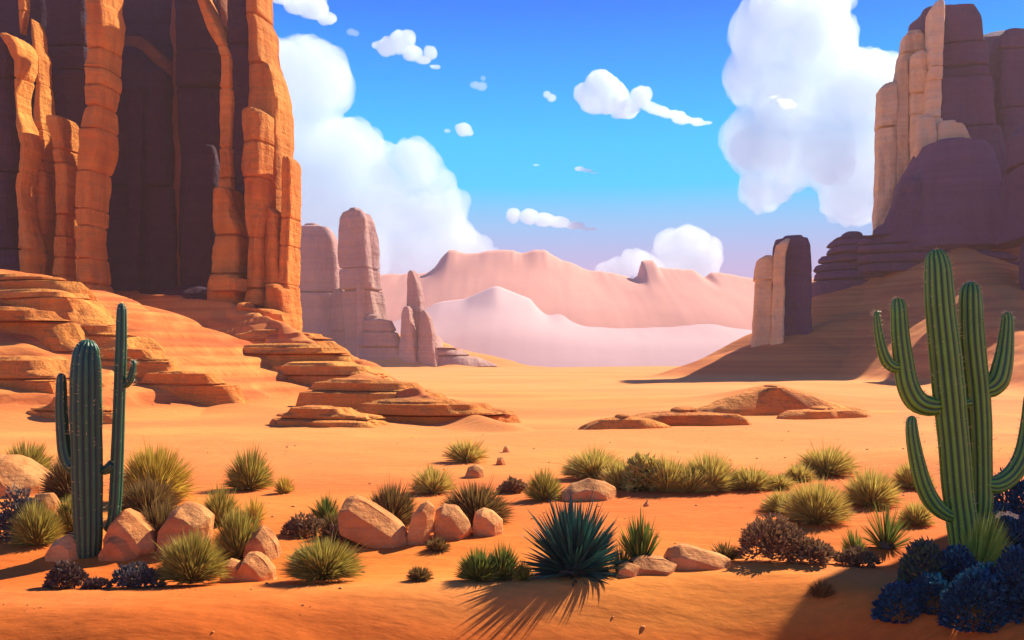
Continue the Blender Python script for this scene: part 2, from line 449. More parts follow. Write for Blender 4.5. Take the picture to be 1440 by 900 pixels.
range_mesh('mountains', [(380, 400), (470, 388), (540, 386), (600, 384), (612, 376), (622, 362), (632, 352), (660, 356), (690, 353), (722, 351), (734, 356), (750, 352), (766, 352), (790, 366), (830, 380), (860, 384), (890, 391), (897, 386), (901, 367), (918, 365), (925, 376), (960, 379), (975, 380), (990, 390), (1000, 383), (1010, 382), (1062, 392), (1120, 390), (1250, 400), (1500, 420)],
           440, 120, MESA, 'flat-topped pink mountains on the horizon', .7, 3, sm=True)
range_mesh('hills', [(430, 470), (540, 450), (590, 434), (620, 424), (655, 420), (672, 412), (698, 401), (722, 411), (748, 421), (768, 436), (785, 430), (815, 446), (880, 450), (940, 447), (990, 443), (1030, 450), (1080, 460), (1200, 470), (1500, 480)],
           370, 80, PALEHILL, 'pale pink sand hills before the mountains', .4, 9, sm=True)

# ------------------------------------------------------------------ cliffs
def pillar(name, prof, Y, mat, parent, cracks=(), depth=1.6, rot=0.0, seed=0, nexp=6.0, top=.35, amp=.05, base_y=None, label=None):
    """a rock column. prof: (photo row, left column, right column); cracks: photo rows of the bedding joints"""
    rnd = random.Random(seed)
    prof = sorted(prof)
    rows = [p[0] for p in prof]
    r0, r1 = rows[0], rows[-1]
    sc = Y / F
    H = (r1 - r0) * sc
    Wm = sum(p[2] - p[1] for p in prof) / len(prof) * sc
    levels = set()
    step = max(3.5, (r1 - r0) / 60)
    r = r0
    while r < r1:
        levels.add(round(r, 2)); r += step
    levels.add(r1)
    grooves = {}
    for c in cracks:
        if r0 + 3 < c < r1 - 3:
            for d, k in ((-4, 1.0), (-1.5, .97), (-.5, .84), (.5, .84), (1.5, .97), (4, 1.0)):
                levels.add(c + d); grooves[c + d] = k
    # cap rings
    capn = [(0.0, .45), (.12, .72), (.35, .90), (.7, .98)]
    lv = sorted(levels)
    NS = 56
    verts = []; faces = []
    cornerj = [1 + rnd.uniform(-.10, .10) for _ in range(9)]
    segs = sorted(cracks)
    blockj = {}
    def block(r_):
        return sum(1 for c in segs if c < r_)
    rings = []
    for q in lv:
        xl = np.interp(q, rows, [p[1] for p in prof]); xr = np.interp(q, rows, [p[2] for p in prof])
        g = grooves.get(q, 1.0)
        rings.append((q, xl, xr, g))
    out = []
    tw = (rings[0][2] - rings[0][1])
    caph = tw * .5 * top
    q, xl, xr, g = rings[0]
    for t, s in capn:
        out.append((q + caph * t - caph * 0.0, xl, xr, s))
    rings = [rr for rr in rings if rr[0] > q + caph * .75]
    out += rings
    cy = Y + Wm * depth * .5
    for (q, xl, xr, g) in out:
        cx = (xl + xr) / 2; hw = (xr - xl) / 2 * sc * g
        hd = (.5 * Wm * depth * .6 + hw * depth * .4) * (1 - .5 * (1 - g) if g > .8 else g)
        b = block(q)
        if b not in blockj:
            blockj[b] = (rnd.uniform(-.07, .07), rnd.uniform(-6, 6), [rnd.uniform(-.08, .08) for _ in range(9)])
        bo, br, bj = blockj[b]
        X0 = wx(cx, Y); Z0 = wz(q, Y)
        cr_, sr_ = math.cos(R(rot + br)), math.sin(R(rot + br))
        # extreme of the rotated outline, so that the silhouette keeps its width
        pts = []
        for k in range(NS):
            a = 2 * math.pi * k / NS
            ca, sa = math.cos(a), math.sin(a)
            rr = (abs(ca) ** nexp + abs(sa) ** nexp) ** (-1 / nexp)
            c = (k / NS * 9); i0 = int(c) % 9; i1 = (i0 + 1) % 9; fr = c - int(c)
            j = (cornerj[i0] + bj[i0]) * (1 - fr) + (cornerj[i1] + bj[i1]) * fr
            u = rr * ca * j; w_ = rr * sa * j
            pts.append((u, w_))
        pr = [(u * hw * cr_ - w_ * hd * sr_, u * hw * sr_ + w_ * hd * cr_) for u, w_ in pts]
        mn = min(p[0] for p in pr); mxx = max(p[0] for p in pr)
        s = 2 * hw / (mxx - mn); o_ = -(mn + mxx) / 2
        for k, (px_, py_) in enumerate(pr):
            px_ = (px_ + o_) * s
            nx = mnoise.noise(Vector((px_ * .9 / Wm * 3 + seed, py_ / Wm * 3, Z0 / Wm * 1.2)))
            n2 = mnoise.noise(Vector((px_ / Wm * 8 + seed, py_ / Wm * 8, Z0 / Wm * 5)))
            vd = mnoise.voronoi(Vector((px_ / Wm * 2.2 + seed * 3.7, py_ / Wm * 2.2, Z0 / Wm * 1.1)))[0]
            m = 1 + amp * 1.4 * nx + amp * .7 * n2 - amp * 2.6 * (vd[0] - .45)
            verts.append((X0 + px_ * m, cy + py_ * m + bo * Wm, Z0))
    nr = len(out)
    for i in range(nr - 1):
        for k in range(NS):
            k2 = (k + 1) % NS
            faces.append((i * NS + k, (i + 1) * NS + k, (i + 1) * NS + k2, i * NS + k2))
    faces.append(tuple(range(NS)))
    faces.append(tuple((nr - 1) * NS + k for k in reversed(range(NS))))
    o = mesh_obj(name, verts, faces, mat, parent)
    me = o.data
    me.polygons.foreach_set('use_smooth', [True] * len(me.polygons))
    try:
        me.set_sharp_from_angle(angle=R(26))
    except Exception:
        pass
    if label: o['label'] = label
    return o

def thing_at(name, px, py, Y, label, cat, group=None):
    o = empty(name, (wx(px, Y), Y, wz(py, Y)))
    tag(o, label, cat, group)
    return o
def reparent(o, t):
    o.parent = t
    o.matrix_parent_inverse = Matrix.Translation(-t.location)

LB = empty('butte', (0, 0, 0)); tag(LB, 'huge orange sandstone butte with dark shaded recess filling the left edge', 'butte')
_s = [100]
def LP(name, prof, Y, mat=ROCK_L, **k):
    _s[0] += 1
    return pillar(name, prof, Y, mat, LB, seed=_s[0], **k)
# rear walls in the recess
LP('rear_wall', [(-60, 120, 345), (80, 110, 345), (250, 110, 345), (450, 110, 350)], 104, ROCK_LSHADE, depth=.8, amp=.03, cracks=(90, 260))
LP('rear_wall', [(-60, -160, 60), (200, -160, 66), (450, -160, 80)], 96, ROCK_LSHADE, depth=.8, cracks=(110, 215))
LP('rock_slab', [(44, 150, 194), (66, 148, 219), (88, 146, 241), (106, 146, 244), (118, 150, 246.5), (250, 150, 247), (430, 150, 252)], 98.8, ROCK_LRIM, depth=.6, rot=4, top=.15)  # lighter slab set behind as a painted sunlit edge
LP('rock_slab', [(-34, 236, 308), (-10, 236, 314), (50, 238, 333), (66, 240, 336), (120, 240, 336), (250, 240, 336), (430, 244, 342)], 97.8, ROCK_LRIM, depth=.6, rot=4, top=.15)
LP('rock_slab', [(58, 150, 190), (80, 146, 215), (100, 142, 238), (118, 140, 242), (250, 138, 243), (430, 135, 248)], 98, ROCK_LSHADE, depth=1.0, cracks=(260,), rot=4, top=.15)
LP('rock_slab', [(-20, 230, 300), (0, 232, 306), (60, 234, 326), (75, 234, 330), (120, 236, 331), (250, 238, 330), (430, 240, 336)], 97, ROCK_LSHADE, depth=1.0, cracks=(72, 122), rot=4, top=.15)
LP('rock_column', [(200, 262, 300), (230, 258, 304), (400, 250, 308), (430, 245, 310)], 95.5, ROCK_LSHADE, depth=1.0, rot=4)
LP('rock_column', [(-60, 52, 122), (60, 54, 124), (110, 54, 126), (300, 60, 112), (430, 62, 120)], 89, ROCK_LSHADE, depth=1.2, cracks=(62, 96), rot=3)
LP('rock_column', [(120, 176, 200), (300, 176, 196), (420, 150, 196), (432, 150, 200)], 96.8, ROCK_LSHADE, depth=1., rot=3)
# lit columns, left group
LP('rock_column', [(42, -60, 10), (55, -70, 18), (80, -70, 22), (130, -70, 16), (180, -70, 24), (250, -70, 20), (352, -70, 30), (440, -70, 34)], 84, ROCK_LSHADE, cracks=(107, 240, 350), depth=.9, rot=3)
LP('rock_column', [(44, -4, 12), (52, 0, 26), (66, 10, 33), (85, 18, 34), (130, 16, 24), (152, 18, 24), (176, 20, 34), (205, 26, 40), (238, 22, 34), (262, 18, 28), (300, 22, 33), (332, 24, 40), (356, 24, 47), (388, 26, 42), (440, 24, 46)], 82.5, cracks=(107, 240, 350), depth=2.6, rot=-12)
LP('rock_column', [(-50, 24, 36), (15, 25, 36), (46, 27, 31)], 86, cracks=(14,), depth=1.5, rot=-11)
LP('rock_column', [(24, 40, 44), (40, 41, 50), (66, 43, 52), (75, 46, 57), (116, 48, 58), (150, 46, 61), (185, 45, 66), (225, 44, 66), (270, 46, 68), (330, 44, 68), (440, 46, 72)], 85.5, cracks=(116, 182, 225, 240, 272, 330), depth=2.2, rot=-12)
LP('rock_column', [(160, 62, 86), (172, 64, 90), (205, 72, 94), (228, 74, 98), (262, 76, 99), (300, 75, 98), (360, 73, 99), (400, 72, 101), (425, 74, 118), (440, 76, 122)], 83.5, cracks=(208, 228, 300, 331, 361, 388), depth=2.0, rot=-13)
LP('rock_column', [(-60, 112, 152), (0, 116, 150), (20, 118, 155), (45, 120, 154), (62, 118, 150), (82, 118, 148), (93, 116, 148), (100, 118, 149), (145, 116, 143), (177, 108, 143), (205, 108, 143), (235, 104, 134), (300, 102, 130), (340, 104, 128), (400, 104, 134), (440, 108, 146), (470, 112, 158)], 82, cracks=(65, 93, 118, 146, 178, 238, 292, 316, 362, 398), depth=1.8, rot=-13)
LP('rock_column', [(240, 92, 112), (270, 92, 112), (400, 90, 116), (440, 90, 122)], 86, cracks=(300, 350), depth=1.5, rot=-12)
# lit columns, right group
LP('rock_column', [(-60, 266, 282), (-10, 272, 288), (40, 290, 314), (64, 304, 322), (80, 309, 328), (110, 310, 329), (128, 306, 331), (200, 307, 329), (262, 306, 333), (300, 304, 338), (400, 300, 340), (430, 300, 340)], 92, cracks=(62, 78, 122, 206, 250, 290), depth=1.6, rot=-13)
LP('rock_column', [(260, 296, 326), (300, 294, 334), (320, 296, 344), (330, 300, 343), (384, 296, 344), (400, 292, 340), (440, 290, 344)], 88.5, cracks=(330, 385), depth=1.4, rot=-13)
LP('rock_column', [(-80, 340, 366), (0, 341, 367), (15, 342, 368), (30, 344, 375), (75, 344, 379), (100, 346, 390), (130, 346, 397), (170, 346, 399), (250, 346, 399), (350, 344, 402), (440, 340, 404), (470, 336, 410)], 90, cracks=(14, 85, 300), depth=1.7, rot=-15)
LP('rock_column', [(148, 338, 362), (156, 336, 376), (190, 339, 377), (230, 338, 376), (255, 340, 373), (300, 342, 374), (335, 348, 370), (405, 344, 371), (428, 340, 374)], 87, cracks=(198, 248, 333, 405), depth=1.3, rot=-15, top=.5)
LP('rock_column', [(218, 397, 410), (228, 395, 415), (280, 395, 415), (306, 394, 415), (330, 393, 414), (400, 390, 413), (440, 390, 415), (470, 386, 416)], 88, cracks=(306, 345, 400), depth=2.0, rot=-13)
LP('rock_column', [(290, 372, 384), (300, 372, 392), (360, 370, 393), (420, 372, 398), (450, 370, 400)], 87.6, cracks=(398,), depth=1.5, rot=-15)
LP('rock_column', [(-80, 312, 348), (60, 316, 352), (200, 320, 356), (440, 324, 356)], 92.5, ROCK_LSHADE, cracks=(60, 210), depth=1.3, rot=6)
# fallen blocks at the foot
LP('ledge_block', [(398, 372, 392), (408, 370, 405), (440, 374, 412), (462, 380, 416)], 84.5, cracks=(), depth=1.0, rot=-22, top=.8)
LP('ledge_block', [(424, 326, 350), (430, 322, 374), (440, 332, 400), (458, 338, 404)], 83, cracks=(), depth=.8, rot=-28, top=.8)
LP('ledge_block', [(384, 294, 330), (390, 292, 340), (408, 292, 342)], 86, depth=.8, rot=-18, top=.5)
for _q in [(462, 492, 322, 436, 262, 474, 76), (482, 514, 300, 474, 240, 506, 68), (508, 548, 376, 520, 330, 566, 57), (532, 575, 436, 576, 410, 636, 47),
           (562, 604, 494, 676, 470, 728, 38), (382, 412, -70, 62, -90, 112, 59.5), (404, 442, -70, 104, -90, 158, 56), (430, 478, -80, 60, -90, 120, 53), (454, 492, 66, 158, 30, 206, 52),
           (488, 532, 126, 208, 90, 262, 48.5), (522, 568, 196, 286, 170, 336, 44.5), (500, 560, -90, 60, -110, 130, 46), (572, 604, 400, 486, 360, 562, 35), (556, 600, 60, 120, 20, 190, 38)]:
    _t, _b, _a1, _a2, _c1, _c2, _Y = _q
    _n = random.Random(_t)
    _Y = max(26, ground_at((_c1 + _c2) / 2 if _c1 > 0 else _c2 * .4, _t + (_b - _t) * .8, 24)[1] - .2)
    LP('ledge', [(_t, _a1 + 14, _a2 - 22), (_t + 3, _a1, _a2), (_t + (_b - _t) * .35, _a1 * .8 + _c1 * .2, _a2 * .8 + _c2 * .2), (_t + (_b - _t) * .45, _a1 * .4 + _c1 * .6, _a2 * .4 + _c2 * .6), (_b, _c1, _c2), (_b + 16, _c1 - 6, _c2 + 14)], _Y,
       cracks=(_t + (_b - _t) * _n.uniform(.4, .6),), depth=_n.uniform(.35, .5), rot=_n.uniform(-26, -8), top=.12, amp=.12, nexp=3.2)
LP('ledge_block', [(400, 196, 300), (410, 190, 338), (425, 186, 345)], 92, ROCK_LSHADE, depth=.5, rot=4, top=.6)

RB = empty('butte', (0, 0, 0)); tag(RB, 'massive butte with painted pale sunlit and purple shaded sides at the right edge above a long dusty slope', 'butte')
_s[0] = 200
def RP(name, prof, Y, mat=ROCK_RSHADE, **k):
    _s[0] += 1
    return pillar(name, prof, Y, mat, RB, seed=_s[0], **k)
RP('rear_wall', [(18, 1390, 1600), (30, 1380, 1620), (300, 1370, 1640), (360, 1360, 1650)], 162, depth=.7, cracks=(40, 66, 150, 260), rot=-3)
RP('rock_column', [(140, 1475, 1720), (300, 1465, 1740), (470, 1458, 1760)], 112, depth=.5, cracks=(220, 330), rot=0)  # unseen column added past the right edge to shade the lower slope
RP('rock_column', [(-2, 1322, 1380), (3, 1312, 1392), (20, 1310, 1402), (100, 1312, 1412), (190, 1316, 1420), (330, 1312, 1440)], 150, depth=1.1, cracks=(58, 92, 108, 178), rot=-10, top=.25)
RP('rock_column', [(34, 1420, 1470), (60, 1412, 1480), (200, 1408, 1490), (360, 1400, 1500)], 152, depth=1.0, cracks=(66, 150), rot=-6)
RP('rock_column', [(-4, 1322, 1336), (10, 1312, 1338), (90, 1310, 1334), (110, 1306, 1333), (160, 1304, 1332), (190, 1306, 1330), (230, 1306, 1332)], 147, ROCK_RLIT, depth=1.4, cracks=(92, 112, 165), rot=-14, top=.6)
RP('rock_column', [(36, 1282, 1306), (44, 1278, 1310), (80, 1272, 1312), (200, 1270, 1312), (330, 1262, 1316)], 153, ROCK_RLIT, depth=1.2, cracks=(70, 180), rot=-12, top=.8)
RP('rock_column', [(68, 1294, 1304), (76, 1284, 1308), (120, 1282, 1306), (132, 1284, 1304), (300, 1284, 1308)], 149.5, ROCK_RLIT, depth=1.2, cracks=(130, 160), rot=-12, top=.7)
RP('rock_column', [(80, 1270, 1282), (108, 1264, 1284), (240, 1262, 1284), (320, 1252, 1288)], 151, ROCK_RLIT, depth=1.4, cracks=(), rot=-14)
RP('rock_column', [(112, 1252, 1266), (122, 1240, 1268), (175, 1238, 1266), (240, 1237, 1266), (332, 1234, 1264)], 152, ROCK_RLIT, depth=1.6, cracks=(178,), rot=-12, top=.6)
RP('rock_column', [(158, 1300, 1312), (168, 1292, 1320), (220, 1290, 1322), (260, 1290, 1316)], 145.5, ROCK_RLIT, depth=1.0, cracks=(), rot=-14, top=.8)
RP('rock_column', [(166, 1326, 1352), (176, 1324, 1364), (195, 1322, 1372)], 144.5, ROCK_RLIT, depth=.8, rot=-14, top=.6)
RP('buttress', [(188, 1332, 1376), (194, 1320, 1400), (205, 1314, 1412), (240, 1300, 1420), (300, 1280, 1430), (345, 1262, 1450)], 140, depth=.8, cracks=(), rot=-12, top=.25, nexp=3.5)
RP('buttress', [(246, 1278, 1294), (254, 1270, 1302), (300, 1258, 1310), (340, 1246, 1316)], 142, depth=.9, rot=-16, nexp=3.5, top=.6)
RP('layered_ledge', [(320, 1200, 1226), (326, 1192, 1240), (340, 1182, 1262), (358, 1172, 1290), (376, 1164, 1310), (398, 1156, 1330), (420, 1150, 1340)], 146, depth=.7, cracks=(333, 343, 354, 366, 379, 392), rot=-8, nexp=3, top=.9, amp=.05)
RP('layered_ledge', [(308, 1246, 1300), (318, 1232, 1330), (340, 1222, 1400), (380, 1216, 1460)], 141.5, depth=.5, cracks=(318, 329, 341, 354, 368), rot=-8, nexp=3, top=.9, amp=.05)

RM = empty('rock_mound', (0, 0, 0)); tag(RM, 'low red rock mound with a small peak in the right middle distance', 'rock')
for _i, (_pr, _Y) in enumerate((([(542, 1086, 1102), (548, 1066, 1122), (556, 1046, 1150), (566, 1020, 1186), (578, 980, 1226), (590, 960, 1240)], 47),
                               ([(574, 952, 990), (579, 925, 1020), (586, 890, 1050), (594, 860, 1060), (606, 840, 1070)], 43),
                               ([(584, 866, 890), (590, 846, 920), (600, 824, 950), (610, 815, 960)], 40),
                               ([(572, 1150, 1180), (577, 1120, 1215), (586, 1100, 1240), (596, 1090, 1250)], 44))):
    _c = (_pr[-1][1] + _pr[-1][2]) / 2; _Y = ground_at(_c, _pr[-1][0] - 7, 24)[1]
    pillar('rock_ledge', _pr, _Y, ROCK_L, RM, cracks=(), depth=.45, rot=8, seed=510 + _i, top=.5, nexp=2.6, amp=.10)
SB = empty('rock_stack', (0, 0, 0)); tag(SB, 'small flat topped butte painted half sunlit cream and half shaded purple, below the big right butte', 'butte')
_s[0] = 300
def SP(name, prof, Y, mat, **k):
    _s[0] += 1
    return pillar(name, prof, Y, mat, SB, seed=_s[0], **k)
SP('rock_column', [(327, 1108, 1146), (331, 1100, 1153), (345, 1096, 1158), (430, 1094, 1158), (500, 1088, 1162), (520, 1084, 1166)], 130, ROCK_RSHADE, depth=1.1, cracks=(), rot=-16, top=.35)
SP('rock_column', [(334, 1106, 1116), (344, 1094, 1114), (360, 1090, 1110), (480, 1086, 1108), (505, 1080, 1106)], 127.6, ROCK_RLIT, depth=1.6, cracks=(), rot=-24, top=.5)
SP('rock_column', [(357, 1078, 1092), (364, 1070, 1095), (395, 1066, 1095), (470, 1062, 1094), (500, 1056, 1096)], 129, ROCK_RLIT, depth=1.4, cracks=(394,), rot=-14, top=.6)
SP('foot_ledge', [(488, 1058, 1150), (495, 1046, 1170), (510, 1034, 1180), (528, 1010, 1190)], 127, ROCK_RLIT, depth=.8, cracks=(504, 516), rot=-10, top=.9, nexp=3)

def spire(label, cat, parts, seed):
    t = empty('rock_spire', (0, 0, 0)); tag(t, label, cat, 'rock spires on the horizon left of centre')
    for i, (nm, prof, Y, kw) in enumerate(parts):
        pillar(nm, prof, Y, ROCK_S, t, seed=seed + i, **kw)
    return t
spire('broad round-topped grey rock tower beside the left butte', 'rock spire', [
    ('rock_column', [(310, 418, 444), (318, 408, 460), (335, 400, 468), (400, 398, 474), (440, 398, 478), (520, 396, 496)], 300, dict(cracks=(411,), depth=1.0, rot=10, top=.5, amp=.02)),
    ('rock_column', [(404, 468, 482), (414, 464, 490), (480, 462, 497), (520, 460, 506)], 292, dict(cracks=(465,), depth=1.0, rot=-15, top=.7))], 400)
spire('tall rounded finger of rock, tallest of the three far spires', 'rock spire', [
    ('rock_column', [(289, 488, 506), (296, 480, 516), (306, 475, 522), (350, 474, 528), (400, 476, 531), (430, 478, 536), (520, 486, 552)], 285, dict(cracks=(377, 407), depth=1.1, rot=-19, top=.7)),
    ('rock_column', [(388, 503, 511), (396, 501, 514), (470, 501, 516), (520, 500, 520)], 283.5, dict(depth=1.2, rot=-13, top=.5)),
    ('foot_ledge', [(440, 506, 532), (450, 500, 548), (480, 498, 566), (520, 496, 596)], 282, dict(cracks=(466, 488), depth=.8, rot=12, top=.8, nexp=3))], 420)
spire('small thin pointed rock spire standing on layered mound', 'rock spire', [
    ('rock_column', [(379, 574, 583), (384, 572, 586), (404, 572, 592), (432, 570, 596), (470, 566, 602), (515, 560, 615)], 285, dict(depth=1.2, rot=-15, top=.6, cracks=(440,))),
    ('rock_column', [(430, 567, 577), (440, 564, 580), (470, 562, 584), (515, 558, 590)], 280, dict(depth=1.0, rot=-13, top=.7)),
    ('rock_column', [(436, 593, 599), (446, 590, 606), (474, 588, 612), (515, 586, 618)], 281, dict(depth=1.0, rot=-13, top=.7)),
    ('foot_ledge', [(468, 560, 622), (476, 545, 640), (492, 530, 650), (515, 520, 700)], 283, dict(cracks=(480, 490, 500), depth=.7, rot=8, top=.9, nexp=3))], 440)

# ------------------------------------------------------------------ boulders
def boulder(label, poly, base=None, Y=None, depth=.8, shift=(-.10, -.10), k=.74, seed=0, mat=None, name='boulder', sink=0.0):
    """convex faceted rock whose outline is poly (photo pixels) at the distance of the ground under its base"""
    rnd = random.Random(seed)
    xs = [p[0] for p in poly]; ys = [p[1] for p in poly]
    if base is None: base = max(ys)
    cxp = (min(xs) + max(xs)) / 2
    if Y is None:
        _, Y, _ = ground_at(cxp, base)
    sc = Y / F
    W = (max(xs) - min(xs)) * sc
    D = W * depth
    mx, my = sum(xs) / len(xs), sum(ys) / len(ys)
    pts = []
    for layer, (dy, s, ox, oz) in enumerate([(-.5, k, shift[0], shift[1]), (-.12, .97, 0, 0), (.18, 1.0, 0, 0), (.55, .72, .05, 0)]):
        for (x, y) in poly:
            px = mx + (x - mx) * s; py = my + (y - my) * s
            X = (px - cxp) * sc + ox * W * (1 if layer == 0 else 1)
            Z = -(py - base) * sc + oz * W
            if y > base - 8: Z = min(Z, 0) - .06 - sink
            pts.append(Vector((X + rnd.uniform(-.02, .02) * W, dy * D + D * .35 + rnd.uniform(-.04, .04) * D, Z + rnd.uniform(-.015, .015) * W)))
    bm = bmesh.new()
    for p in pts: bm.verts.new(p)
    bmesh.ops.convex_hull(bm, input=bm.verts[:])
    for v in [v for v in bm.verts if not v.link_faces]: bm.verts.remove(v)
    bmesh.ops.dissolve_limit(bm, angle_limit=R(14), verts=bm.verts[:], edges=bm.edges[:])
    bmesh.ops.bevel(bm, geom=bm.edges[:], offset=W * .028, segments=2, affect='EDGES', profile=.6, clamp_overlap=True)
    bmesh.ops.triangulate(bm, faces=bm.faces[:])
    bmesh.ops.subdivide_edges(bm, edges=[e for e in bm.edges if e.calc_length() > W * .09], cuts=2, use_grid_fill=True)
    bmesh.ops.triangulate(bm, faces=bm.faces[:])
    bm.normal_update()
    for v in bm.verts:
        n1 = mnoise.noise(v.co * (2.6 / W) + Vector((seed, 0, 0))); n2 = mnoise.noise(v.co * (8 / W) + Vector((0, seed, 0)))
        v.co += v.normal * W * (.020 * n1 + .010 * n2)
    me = bpy.data.meshes.new(name); bm.to_mesh(me); bm.free()
    me.polygons.foreach_set('use_smooth', [True] * len(me.polygons))
    me.set_sharp_from_angle(angle=R(24))
    me.materials.append(mat or ROCK_B)
    o = bpy.data.objects.new(name, me); o.location = (wx(cxp, Y), Y, wz(base, Y))
    link(o); tag(o, label, 'rock', 'desert boulders')
    return o

B = boulder
B('pale flat slab of rock cut off by the left edge of the picture', [(-60, 640), (0, 644), (26, 660), (50, 680), (48, 694), (0, 700), (-60, 705)], 700, depth=.7, seed=1)
B('orange block standing behind the leftmost grass clumps, left of the fat cactus', [(45, 696), (68, 694), (76, 708), (70, 738), (50, 738)], 738, depth=.8, seed=2)
B('low orange boulder lying at the left foot of the fat cactus', [(64, 776), (72, 762), (92, 753), (108, 766), (113, 782), (108, 788), (66, 788)], 788, depth=.8, seed=3)
B('tall leaning pale boulder behind the cactus foot on its right side', [(146, 752), (160, 724), (172, 717), (186, 728), (206, 750), (214, 774), (205, 784), (150, 780)], 782, depth=.7, seed=4)
B('smaller brown boulder touching the right foot of the fat cactus', [(138, 776), (150, 756), (162, 750), (176, 756), (196, 780), (196, 787), (142, 783)], 787, depth=.6, seed=5)
B('large rounded orange boulder in the left cluster behind the domed grass clump', [(219, 770), (226, 738), (238, 718), (254, 710), (272, 714), (292, 730), (290, 760), (284, 776), (224, 776)], 776, depth=.8, seed=6)
B('pointed boulder with a pale right face at the right end of the left cluster', [(342, 778), (350, 752), (366, 741), (376, 750), (386, 768), (393, 784), (388, 788), (344, 788)], 788, depth=.8, seed=7)
B('low pink boulder half hidden behind the front domed grass clump', [(308, 812), (312, 792), (322, 788), (334, 792), (340, 806), (338, 818), (308, 818)], 818, depth=.8, seed=8)
B('small peaked boulder between the two front grass clumps', [(326, 816), (334, 796), (344, 781), (356, 779), (368, 788), (382, 806), (384, 814), (330, 818)], 817, depth=.7, seed=9)
B('long slanted slab with a pale top leaning down to the right', [(478, 712), (482, 703), (496, 700), (512, 706), (540, 730), (566, 744), (577, 762), (568, 768), (545, 767), (484, 740)], 768, depth=.55, seed=10, k=.82)
B('upright rounded brown boulder beside the foot of the slanted slab', [(572, 752), (578, 728), (590, 710), (600, 706), (610, 716), (608, 742), (598, 762), (576, 766)], 765, depth=.9, seed=11)
B('chunky boulder with tilted pale top, middle of the central row', [(608, 740), (612, 720), (624, 711), (640, 714), (660, 734), (664, 748), (656, 758), (612, 757)], 758, depth=.8, seed=12)
B('smooth oval pale boulder at the right end of the central row', [(664, 738), (668, 722), (680, 716), (692, 720), (706, 734), (707, 746), (690, 753), (666, 748)], 753, depth=.8, seed=13)
B('long low pale boulder behind the big teal yucca', [(790, 694), (806, 682), (830, 675), (850, 678), (868, 688), (874, 698), (866, 702), (790, 704)], 703, depth=.6, seed=14)
B('long pink slab resting on the dune crest right of the yuccas', [(936, 790), (944, 774), (958, 768), (975, 770), (1010, 780), (1032, 790), (1030, 797), (940, 799)], 799, depth=.5, seed=15)
B('small flat pale stone in front of the long pink slab', [(886, 800), (891, 789), (905, 786), (936, 788), (957, 797), (950, 805), (892, 807)], 806, depth=.6, seed=16)
B('dark pink rock at the left of the flat pale stone', [(862, 806), (872, 797), (884, 792), (900, 798), (904, 810), (866, 811)], 810, depth=.6, seed=17)
B('tiny pale stone tucked into the green tuft beside the big yucca', [(719, 812), (722, 806), (729, 804), (736, 808), (740, 815), (722, 817)], 816, depth=.6, seed=18)
B('tiny round dark stone on the sand left of the pale boulder', [(696, 650), (700, 644), (707, 643), (713, 648), (712, 654), (698, 655)], 654, depth=.8, seed=19)
B('small brown stone under the faint tuft in the middle distance', [(652, 670), (658, 658), (668, 654), (680, 660), (682, 668), (672, 673), (656, 673)], 672, depth=.8, seed=20)
B('pair-sized pebble lying on the far sand near the slope tip', [(706, 633), (709, 628), (714, 627), (720, 632), (719, 636), (707, 636)], 636, depth=.8, seed=21)
B('small dark pebble lying on the right hand sand below the long scrub hedge', [(901, 710), (904, 705), (912, 704), (917, 708), (915, 712), (903, 712)], 712, depth=.8, seed=22)

# ------------------------------------------------------------------ plants
def blade_mesh(rx, h, n, width, seed, spread=88, core=.16, bend=.25, flat=.8, lmin=.80, ry=None, tilt=0., seg=4, up=.0, taper=.0, half=False):
    """tuft of blades that start near the middle and end on a dome of half width rx and height h"""
    rnd = random.Random(seed)
    ry = ry or rx * flat
    v = []; f = []
    for i in range(n):
        az = rnd.uniform(0, 2 * math.pi)
        u = rnd.random()
        th = math.acos(1 - u * (1 - math.cos(R(spread)))) 
        th = max(0, th + rnd.gauss(0, .05))
        k = rnd.uniform(lmin, 1.06)
        lump = 1 + .10 * mnoise.noise(Vector((math.sin(th) * math.cos(az) * 2.2, math.sin(th) * math.sin(az) * 2.2, seed * 1.3)))
        k *= lump * (rnd.uniform(1.08, 1.28) if rnd.random() < .04 else 1)
        tip = Vector((rx * math.sin(th) * math.cos(az), ry * math.sin(th) * math.sin(az), h * (math.cos(th) * .97 + .03))) * k
        tip.x += tilt * tip.z
        b0 = Vector((tip.x * core * rnd.uniform(.3, 1.2), tip.y * core * rnd.uniform(.3, 1.2), -.015))
        d = tip - b0
        mid = b0 + d * .5 + Vector((0, 0, bend * d.length * math.sin(th) * .5))
        side = d.cross(Vector((0, 0, 1)))
        if side.length < 1e-4: side = Vector((1, 0, 0))
        side.normalize()
        ra = rnd.uniform(-1.2, 1.2)
        side = Matrix.Rotation(ra, 3, d.normalized()) @ side
        nrm = side.cross(d).normalized()
        w = width * rnd.uniform(.7, 1.25)
        base = len(v)
        for s in range(seg):
            t = s / seg
            p = b0.lerp(mid, t).lerp(mid.lerp(tip, t), t)
            ww = w * (.55 + .9 * t - 1.35 * t * t) if s else w * .5
            v.append(p + side * ww); v.append(p - nrm * ww * .35); v.append(p - side * ww)
        v.append(tip)
        for s in range(seg - 1):
            a = base + s * 3
            f.append((a, a + 1, a + 4, a + 3)); f.append((a + 1, a + 2, a + 5, a + 4))
        a = base + (seg - 1) * 3
        f.append((a, a + 1, len(v) - 1)); f.append((a + 1, a + 2, len(v) - 1))
    return v, f

